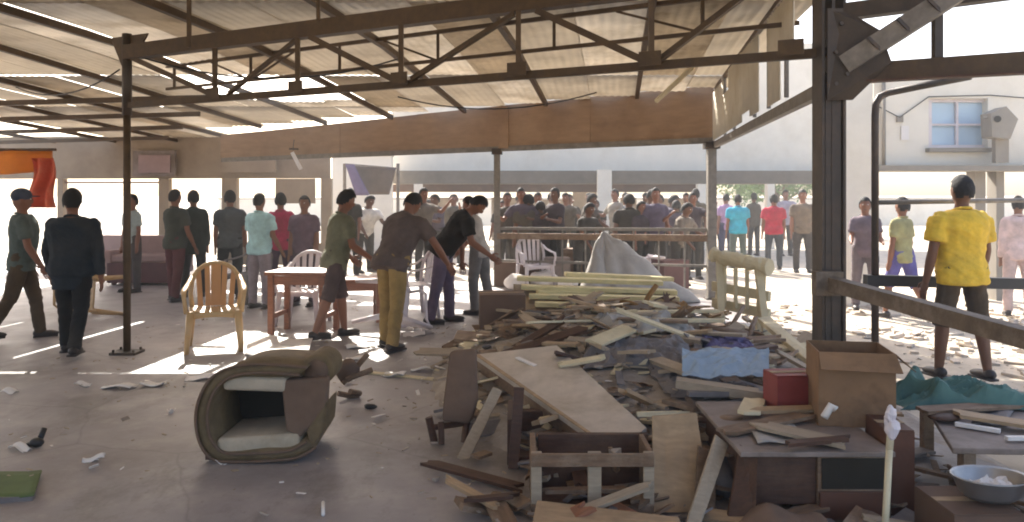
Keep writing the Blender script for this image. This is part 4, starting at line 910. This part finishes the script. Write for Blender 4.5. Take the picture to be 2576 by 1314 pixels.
mb.build('bowl', M_METAL, bsn, True); MB().grid(lambda a, b: fl(2500, 3.66, .25) + Vector(((a - .5) * .16, (b - .5) * .12, .035 + .05 * noise.noise(Vector((a * 4, b * 4, 3))))), 10, 8, .004).build('crumpled_paper', M_PAPER, bsn, False)
# broken chair with seat on edge
bc = thing('broken_chair', 'broken brown padded chair standing on edge left of the sloping top', 'chair', Gp(1140, 1105))
MB().poly([P(1128, 885, 5.35), P(1192, 880, 5.4), P(1196, 1010, 5.25), P(1180, 1068, 5.2), P(1108, 1062, 5.15), P(1112, 1010, 5.2)], Vector((.02, .07, 0))).build('seat_pad', M_BROWNFAB, bc, True, bevel=.02)
for a, b, r_ in (((1078, 1050, 5.2), (1092, 1112, 5.2), .025), ((1090, 1075, 5.2), (1180, 1062, 5.3), .02), ((1175, 1040, 5.3), (1166, 1116, 5.2), .022), ((1108, 1062, 5.2), (1110, 1118, 5.15), .02)):
    MB().tube([P(*a), P(*b)], r_, 7).build('leg', M_WOODDK, bc)
MB().bar(P(1190, 1000, 5.3), P(1165, 905, 5.5), .03, .03).build('back_post', M_WOODBROWN, bc)
board('pale narrow plank propped against the sloping table top', [(1238, 975, 5.3), (1262, 985, 5.3), (1175, 1165, 4.85), (1148, 1152, 4.85)], Vector((0, .03, 0)), M_WOODGREY, 'narrow_plank', 'plank')
tag(MB().bar(P(1600, 1100, 4.6), P(1545, 1150, 4.42), .02, .02).build('dark_lath', M_BLACKP), 'thin dark lath at the low corner of the sloping top', 'lath')

# ------------------------------------------------------------------ things on the mound
def drape(label, cx_, cy_, lx, ly, z, amp, m, seed, rz=0, name='crumpled_sheet', cat='sheet'):
    mm = Matrix.Rotation(rz, 3, 'Z')
    def fn(a, b):
        q = mm @ Vector(((a - .5) * lx, (b - .5) * ly, 0)); x = cx_ + q.x; y = cy_ + q.y; e = min(a, 1 - a, b, 1 - b)
        rough = amp * (.9 - 1.6 * abs(noise.noise(Vector((a * 2.6 + seed + b, b * 4.5 - a, seed)))) + .8 * (.5 - abs(noise.noise(Vector((a * 7 + b * 3, b * 9 + seed, 2)))) * 1.8)) * min(1, e * 9 + .05)
        return Vector((x + .04 * noise.noise(Vector((b * 6, seed, 0))), y + .05 * noise.noise(Vector((a * 6, seed, 4))), H(x, y) + z + max(0, rough)))
    return tag(MB().grid(fn, 60, 44, .004).build(name, m, None, False), label, cat)
drape('crumpled slate grey sheet beside the big sloping table top', .95, 6.1, .8, .7, .03, .07, M_TARPDK, 5, R(-10))
drape('torn light grey sheet over the top of the mound', 1.15, 7.1, .8, .7, .04, .07, M_TARPGREY, 9, R(12))
drape('dark grey sheet trailing towards the low desk', 1.35, 5.55, .7, .55, .03, .05, M_TARPDK, 13, R(6))
drape('violet grey cloth behind the pale blue tarp', 1.75, 6.5, .45, .4, .03, .05, M_TARPVIO, 21, R(0), 'violet_rag', 'cloth')
def bluef(a, b):
    p = P(1715 + 218 * a, 892 + 70 * b, 5.45 - .3 * b); return p + Vector((0, 0, .03 * math.sin(b * 3.1) + .07 * (.35 - abs(noise.noise(Vector((a * 3 + b * 2, b * 3 - a, 7))))) + .012 * noise.noise(Vector((a * 14, b * 9, 2))) + .02))
tag(MB().grid(bluef, 50, 24, .005).build('blue_tarp', M_TARPBLUE, None, False), 'folded pale blue tarp beside the dull red box', 'tarp')
for k, (lab, a, b, r_) in enumerate((('thick', (1700, 962, 5.1), (1960, 1000, 4.95), .05), ('thin', (1730, 990, 5.0), (1965, 985, 5.0), .03))):
    tag(MB().bar(P(*a), P(*b), r_ * 2.4, r_).build('grey_lath', M_TARPDK if k else M_WOODGREY), lab + ' grey lath in front of the pale blue tarp', 'lath')
pk = [(1300, 700, 1665, 712, 9.9, .2), (1310, 722, 1700, 735, 9.6, .2), (1330, 745, 1705, 752, 9.3, .18), (1345, 765, 1690, 775, 9.05, .16), (1320, 792, 1640, 790, 8.75, .12), (1420, 690, 1690, 702, 10.2, .18), (1350, 735, 1560, 742, 9.45, .16)]
nm_ = ('hindmost', 'second', 'third', 'fourth', 'foremost', 'short hind', 'short middle')
for k, (u0, v0, u1, v1, D, w_) in enumerate(pk):
    tag(MB().bar(P(u0, v0, D), P(u1, v1, D - .1 + .04 * k), w_, .05).build('pale_plank', M_PALEYELLOW, bevel=.006), nm_[k] + ' pale yellow plank of the stack below the grey tarp tent', 'plank', 'stack of pale planks')
tag(MB().poly([P(1290, 715, 9.95), P(1700, 730, 9.7), P(1690, 800, 8.8), P(1330, 800, 8.8)], .3).build('plank_bearer', M_WOODGREY), 'grey pallet underneath the pale yellow planks', 'pallet')
def tentf(a, b):
    ang = a * 2 * math.pi; c = fl(1540, 12.0); bb = b ** 1.05
    rr = bb * (1 + .22 * math.sin(ang * 2 + 1) + .13 * math.sin(ang * 5 + 2) + .12 * noise.noise(Vector((math.cos(ang) * 2, math.sin(ang) * 2, b * 3))))
    z = 1.06 * (1 - b) ** (1.0 + .35 * math.sin(ang * 3)) + .12 * b * (1 - b) * 4 * noise.noise(Vector((math.cos(ang) * 3, math.sin(ang) * 3, b * 5)))
    rx_ = 1.0 if math.cos(ang) > 0 else .45
    return Vector((c.x - .15 * (1 - b) + rr * math.cos(ang) * rx_, c.y + rr * .6 * math.sin(ang), max(.012, z)))
tag(MB().grid(tentf, 64, 24, .01).build('tarp_tent', M_TARPGREY, None, True), 'grey tarp draped like a tent in front of the railing', 'tarp')
def saw(): 
    t = thing('whitewashed_trestle', 'whitewashed timber trestle with thick top log on the mound edge', 'trestle', fl(1865, 8.4))
    a = P(1792, 640, 8.8); b = P(1935, 672, 8.2)
    lg = MB().tube([a.lerp(b, k_ / 24) for k_ in range(25)], [.075 + .018 * noise.noise(Vector((k_ * .7, 0, 0))) for k_ in range(25)], 14)
    for v in lg.v: v += Vector((.3, 1, 1)) * .03 * noise.noise(v * 9) + Vector((0, 0, 1)) * .012 * noise.noise(v * 30)
    lg.build('top_log', M_WHITEWASH, t, False)
    for s, q in ((.12, -.25), (.2, .22), (.8, -.22), (.88, .25)):
        p = a.lerp(b, s); MB().bar(p, Vector((p.x + (s - .5) * .1, p.y + q, H(p.x, p.y + q))), .07, .06).build('leg', M_WHITEWASH, t)
    for z, m in ((.42, M_WHITEWASH), (.6, M_WHITEWASH)): MB().bar(up(a, z), up(b, z - .04), .04, .1).build('cross_rail', m, t)
    for k in range(4):
        p = a.lerp(b, .2 + .2 * k); MB().bar(up(p, .4) - Vector((0, .04, 0)), up(p, .82) - Vector((0, .04, 0)), .03, .05).build('upright', M_WHITEWASH, t)
    return t
saw()
def sticks(label, segs, name='broken_chair', cat='chair', m=None):
    t = thing(name, label, cat, P(*segs[0][0]))
    for a, b, r_ in segs: MB().tube([P(*a), P(*a).lerp(P(*b), .5) + Vector((0, 0, .015)), P(*b)], r_, 7).build('stick', m or M_WOODBROWN, t, True)
sticks('forked brown chair frame sticking up before the pale planks', [((1650, 718, 8.3), (1612, 778, 8.2), .028), ((1560, 760, 8.3), (1612, 775, 8.2), .03), ((1612, 775, 8.2), (1668, 835, 8.0), .035), ((1668, 835, 8.0), (1722, 762, 8.1), .035), ((1600, 800, 8.1), (1668, 830, 8.0), .022)], m=mat('ochre_wood', '#8a6430', .6, .25, 8, .1))
sticks('crossed brown laths under the whitewashed trestle', [((1870, 770, 7.6), (1825, 850, 7.3), .02), ((1760, 828, 7.2), (1880, 842, 7.2), .03), ((1900, 800, 7.6), (1880, 860, 7.2), .024)], 'crossed_laths', 'laths')
tag(MB().bar(P(1755, 842, 6.9), P(1798, 882, 6.6), .07, .015).build('white_offcut', M_PAPER), 'white offcut lying beside the violet cloth', 'offcut')
tag(MB().bar(P(1300, 900, 5.98), P(1345, 920, 5.8), .035, .012).build('white_offcut', M_PAPER), 'white offcut lying on the sloping grey table top', 'offcut')
board('grey plank lying over the mound below the brown cardboard box', [(1150, 830, 8.0), (1440, 860, 7.0), (1430, 878, 6.85), (1140, 852, 7.7)], .03, M_WOODBROWN, 'grey_plank', 'plank')
board('long pale plank at the yard edge of the mound', [(1905, 800, 7.9), (1935, 795, 8.0), (2055, 900, 6.3), (2040, 915, 6.2)], .05, M_WHITEWASH, 'pale_beam', 'plank')
rnk = random.Random(21)
for k, (u, v, D, L_, a, m, lab) in enumerate(((1330, 845, 7.4, .5, 20, M_WOODBROWN, 'brown'), (1410, 905, 6.3, .3, -30, M_WOODTAN, 'tan'), (1560, 850, 7.3, .7, 8, M_WOODGREY, 'grey'), (1640, 870, 6.9, .6, -12, M_WOODBROWN, 'long brown'), (1480, 830, 7.8, .5, 35, M_WOODTAN, 'light tan'), (1800, 870, 6.6, .5, -40, M_WOODGREY, 'short grey'), (1870, 905, 6.2, .55, 15, M_WOODDK, 'dark'), (1700, 845, 7.5, .8, 5, M_WHITEWASH, 'whitewashed'))):
    p = P(u, v, D); p.z = H(p.x, p.y) + .1; d = Vector((math.cos(R(a)), math.sin(R(a)), rnk.uniform(-.12, .12))) * L_ / 2
    tag(MB().bar(p - d, p + d, .09, .025).build('loose_plank', m, bevel=.004), 'loose %s plank lying on the grey sheets of the mound' % lab, 'plank', 'loose planks on the mound')
def jag_plank(c, L_, w_, t, rot, m, label, group, name='loose_plank'):
    rn = random.Random(int(c.x * 1000 + c.y * 333)); e0 = [(-L_ / 2 + rn.uniform(-.04, .05), w_ * (k / 3 - .5)) for k in range(4)]; e1 = [(L_ / 2 + rn.uniform(-.06, .04), w_ * (.5 - k / 3)) for k in range(4)]
    mb = MB().poly([Vector((x, y, t)) for x, y in e0 + e1], Vector((0, 0, -t))); o = mb.build(name, m, None, local=True); o.location = c; o.rotation_euler = rot
    return tag(o, label, 'plank', group)
rk = random.Random(77); tone = [('grey', M_WOODGREY), ('brown', M_WOODBROWN), ('tan', M_WOODTAN), ('dark', M_WOODDK), ('whitewashed', M_WHITEWASH), ('dusty red', M_WOODRED)]
for k in range(95):
    x, y = reg_m(rk)
    if H(x, y) < .05: continue
    nm, m = tone[rk.choice((0, 0, 0, 1, 1, 2, 2, 3, 4, 4))]; L_ = rk.choice((.28, .4, .55, .75)); w_ = rk.uniform(.05, .15)
    jag_plank(Vector((x, y, H(x, y) + .05 + rk.uniform(0, .1))), L_, w_, rk.uniform(.012, .028), (rk.gauss(0, .22), rk.gauss(0, .2), rk.uniform(0, 6.28)), m,
              '%s %s broken plank tossed on the debris mound' % ({.28: 'stubby', .4: 'short', .55: 'medium length', .75: 'long'}[L_], nm), 'broken planks on the mound')
for k, (u, D, z, L_, w_, rot, ti) in enumerate(((1930, 4.3, .37, .6, .1, (.05, -.02, .5), 1), (2010, 4.1, .372, .45, .13, (0, .03, -.7), 0), (2000, 4.5, .39, .5, .07, (.1, 0, .1), 2), (1890, 4.6, .38, .4, .12, (.04, .06, 1.2), 4), (2060, 3.95, .38, .34, .06, (0, 0, .25), 3), (2440, 4.5, .4, .7, .1, (.05, .03, .3), 1), (2550, 4.2, .4, .5, .12, (0, .05, -.5), 2))):
    where = 'low desk' if u < 2200 else 'low grey table'
    jag_plank(fl(u, D, z), L_, w_, .018, rot, tone[ti][1], '%s broken plank lying across the %s' % (tone[ti][0] + (' wide' if w_ > .11 else ' narrow' if w_ < .08 else ''), where), 'planks on the furniture')
for k in range(34):
    x = rk.uniform(-.3, 2.5); y = rk.uniform(3.45, 4.7)
    nm, m = tone[rk.choice((0, 1, 1, 2, 3, 3, 5))]; L_ = rk.choice((.25, .4, .6))
    jag_plank(Vector((x, y, .03 + rk.uniform(0, .06))), L_, rk.uniform(.05, .12), .018, (rk.gauss(0, .15), rk.gauss(0, .12), rk.uniform(0, 6.28)), m, '%s %s broken plank on the floor around crate and desk' % ({.25: 'stubby', .4: 'short', .6: 'long'}[L_], nm), 'broken planks on the floor')
# hanging violet banner and white sheet beyond the eave, and a tree behind
vb = thing('violet_banner', 'violet and grey banner slung in front of the white building', 'banner', P(930, 450, 19))
MB().grid(lambda a, b: P(870 + 128 * a + 26 * b * (1 - a) - 18 * a * b, 416 + 8 * a + 74 * b - 8 * a * b, 19) + Vector((0, .15 * math.sin(a * 4), 0)), 20, 8, .01).build('grey_field', mat('grey_banner_cloth', '#6a6058', .9, .15, 5, .1), vb, True)
MB().grid(lambda a, b: P(868 + (22 + 14 * b) * a + 26 * b, 414 + 78 * b, 18.95), 6, 8, .01).build('violet_edge', M_TARPVIO, vb, True)
MB().tube([P(866, 413, 19), P(1000, 424, 19)], .02, 6).build('cord', M_STEEL3, vb)
for u in (866, 1000): MB().tube([fl(u, 19.05, -.05), P(u, 412, 19.05)], .04, 8).build('pole', M_STEEL3, vb)
wb = thing('white_awning_wall', 'white rendered end wall left of the arcade building', 'wall', fl(920, 24))
fbox(835, 984, -.05, 2.75, M_WHITEWALL, 'wall_body', wb, 24, .3); fbox(830, 986, 2.75, 2.83, M_GREYBAND, 'coping', wb, 23.95, .4)
def tree(label, x, y, h, r, seed):
    rn = random.Random(seed); t = thing('roadside_tree', label, 'tree', (x, y, 0))
    MB().tube([(0, 0, -.05), (.1, 0, h * .3), (0, .1, h * .6)], [.2, .15, .08], 9).build('trunk', M_TRUNK, t, True, local=True)
    for k in range(6):
        a = k * 1.05; MB().tube([(.05, .03, h * .35 + .1 * k), (math.cos(a) * r * .5, math.sin(a) * r * .5, h * .55 + .1 * k)], [.07, .03], 6).build('limb', M_TRUNK, t, True, local=True)
    mb = MB(); cl_ = [Vector((rn.uniform(-1, 1) * r, rn.uniform(-1, 1) * r, h * rn.uniform(.5, 1))) for _ in range(26)]
    for k in range(4200):
        c = rn.choice(cl_); p = c + Vector((rn.gauss(0, .3), rn.gauss(0, .3), rn.gauss(0, .22))) * r * .5; s_ = rn.uniform(.05, .12)
        a = Vector((rn.uniform(-1, 1), rn.uniform(-1, 1), rn.uniform(-1, 1))).normalized() * s_; b = a.cross(Vector((rn.uniform(-1, 1), rn.uniform(-1, 1), rn.uniform(-1, 1)))).normalized() * s_ * .5
        mb.add([p - a, p + b, p + a, p - b], [(0, 1, 2, 3)])
    mb.build('crown', M_GREEN, t, local=True)
tree('leafy tree behind the brown shirt beyond the arcade', 10.5, 32, 3.2, 2.0, 4)

for k, (u, D, w_, h_, m, lab) in enumerate(((1285, 13.9, .5, .42, M_CARDDK, 'dark brown'), (1335, 14.4, .4, .6, M_WOODDK, 'tall black brown'), (1400, 13.8, .45, .5, M_MAUVE, 'mauve grey'), (1450, 14.3, .55, .62, M_WOODBROWN, 'mid brown'), (1590, 13.9, .5, .5, M_CARDDK, 'scuffed brown'), (1690, 13.6, .5, .48, M_MAROON, 'maroon'))):
    carton(lab + ' goods box stacked beyond the eave railing', u - w_ * F / D / 2, u + w_ * F / D / 2, D, .4, 0 if D > 99 else -.0, h_, m, R(-12 + 7 * k), False, 'goods_box')
for u, D, z, r_, lab in ((1300, 13.5, 0, .24, 'white'), (1368, 13.6, 0, .28, 'bulging white'), (1430, 13.3, 0, .2, 'small white')):
    sack(lab + ' bundle lying at the foot of the eave railing', fl(u, D, z), (r_ * .9, r_ * .7, r_ * .6), M_PAPER, u, 'white_bundle', 'bundle')

def reg_floor(rn):
    return rn.uniform(-4.5, .4), 4.0 + 8 * rn.random()
shards('floor_dust_chips', M_WOODGREY, 260, reg_floor, .025, 31, 'small grey plaster chips sprinkled over the open floor', .5)
shards('floor_paper_bits', M_PAPER, 60, reg_floor, .03, 32, 'tiny paper bits sprinkled over the open floor', .1)
shards('front_splinters', M_WOODBROWN, 160, lambda rn: (rn.uniform(-.2, 2.6), rn.uniform(3.3, 4.9)), .12, 33, 'brown splinters between crate and desk')
shards('front_scraps', M_TARPDK, 70, lambda rn: (rn.uniform(.0, 2.6), rn.uniform(3.4, 5.0)), .14, 34, 'slate rag scraps between crate and desk', .15)
board('light grey narrow board slanting between the sack and the desk', [(1800, 1095, 4.15), (1832, 1120, 4.15), (1760, 1330, 3.75), (1725, 1320, 3.75)], Vector((0, .025, 0)), M_WOODGREY, 'narrow_board')
board('dark brown board leaning against the left side of the desk', [(1862, 1120, 4.0), (1905, 1150, 3.9), (1900, 1300, 3.8), (1830, 1300, 3.85)], Vector((0, .025, 0)), M_WOODDK)
sack('crumpled brown paper bag in front of the low desk', fl(1965, 3.7), (.2, .14, .08), M_BROWNFAB, 8, 'paper_bag', 'bag')
tag(MB().grid(lambda a, b: fl(1905 + 120 * a - 30 * b, 4.0 + .35 * b, .354) + Vector((0, 0, .01 + .008 * math.sin(a * 6 + b * 4))), 8, 8, .003).build('newspaper', M_TARPGREY, None, True), 'grey newspaper lying on top of the low desk', 'newspaper')
tag(MB().grid(lambda a, b: fl(2440 + 90 * a + 20 * b, 4.25 + .3 * b, .375) + Vector((0, 0, .008 + .008 * math.sin(a * 6 + b * 4))), 8, 8, .003).build('grey_cloth', M_TARPDK, None, True), 'flat slate cloth spread on the low grey table', 'cloth')
tag(MB().ell(fl(2375, 4.35, .395), (.09, .06, .018), None, 14, 6).build('brown_dish', M_WOODDK, None, True), 'shallow dark brown dish on the low grey table', 'dish')

hz = MB().box((0, 25, 4.0), (70, 64, 10.2)).build('haze', None); stuff(hz, 'thin haze added over hall and yard for lifted shadows and glare')
hm_ = bpy.data.materials.new('added_haze'); hm_.use_nodes = True; hn = hm_.node_tree.nodes; hn.remove(hn['Principled BSDF'])
pv = hn.new('ShaderNodeVolumePrincipled'); pv.inputs['Color'].default_value = (.95, .92, .88, 1); pv.inputs['Density'].default_value = .0065; pv.inputs['Anisotropy'].default_value = .25  # haze volume added to lift the shadows and scatter sun glare
hm_.node_tree.links.new(pv.outputs[0], hn['Material Output'].inputs['Volume']); hz.data.materials.append(hm_)

for k, (a, b, sag, lab) in enumerate((((330, 150, 8.0), (1000, 150, 8.3), .22, 'black cable sagging under the roof behind the girder'), ((1000, 290, 11.5), (1500, 250, 11.0), .2, 'black cable drooping before the brown fascia'), ((40, 250, 10.5), (300, 240, 9.0), .18, 'black cable looping to the slender pole'))):
    p = P(*a); q = P(*b); p.z = max(p.z, 3.0); q.z = max(q.z, 3.0)
    tag(MB().tube([p.lerp(q, t_ / 14) - Vector((0, 0, sag * 4 * (t_ / 14) * (1 - t_ / 14))) for t_ in range(15)], .009, 5).build('electric_cable', M_BLACKP, None, True), lab, 'cable')
shards('paper_litter', M_PAPER, 90, lambda rn: (rn.uniform(-1.5, 2.2), rn.uniform(5.5, 10)), .07, 41, 'white paper bits among the planks and feet', .06)
shards('pale_dust_lumps', mat('dusty_rubble', '#a0958a'), 500, lambda rn: (rn.gauss(.6, 1.0), rn.gauss(6.6, 1.5)), .035, 42, 'pale plaster crumbs around the mound', .7)
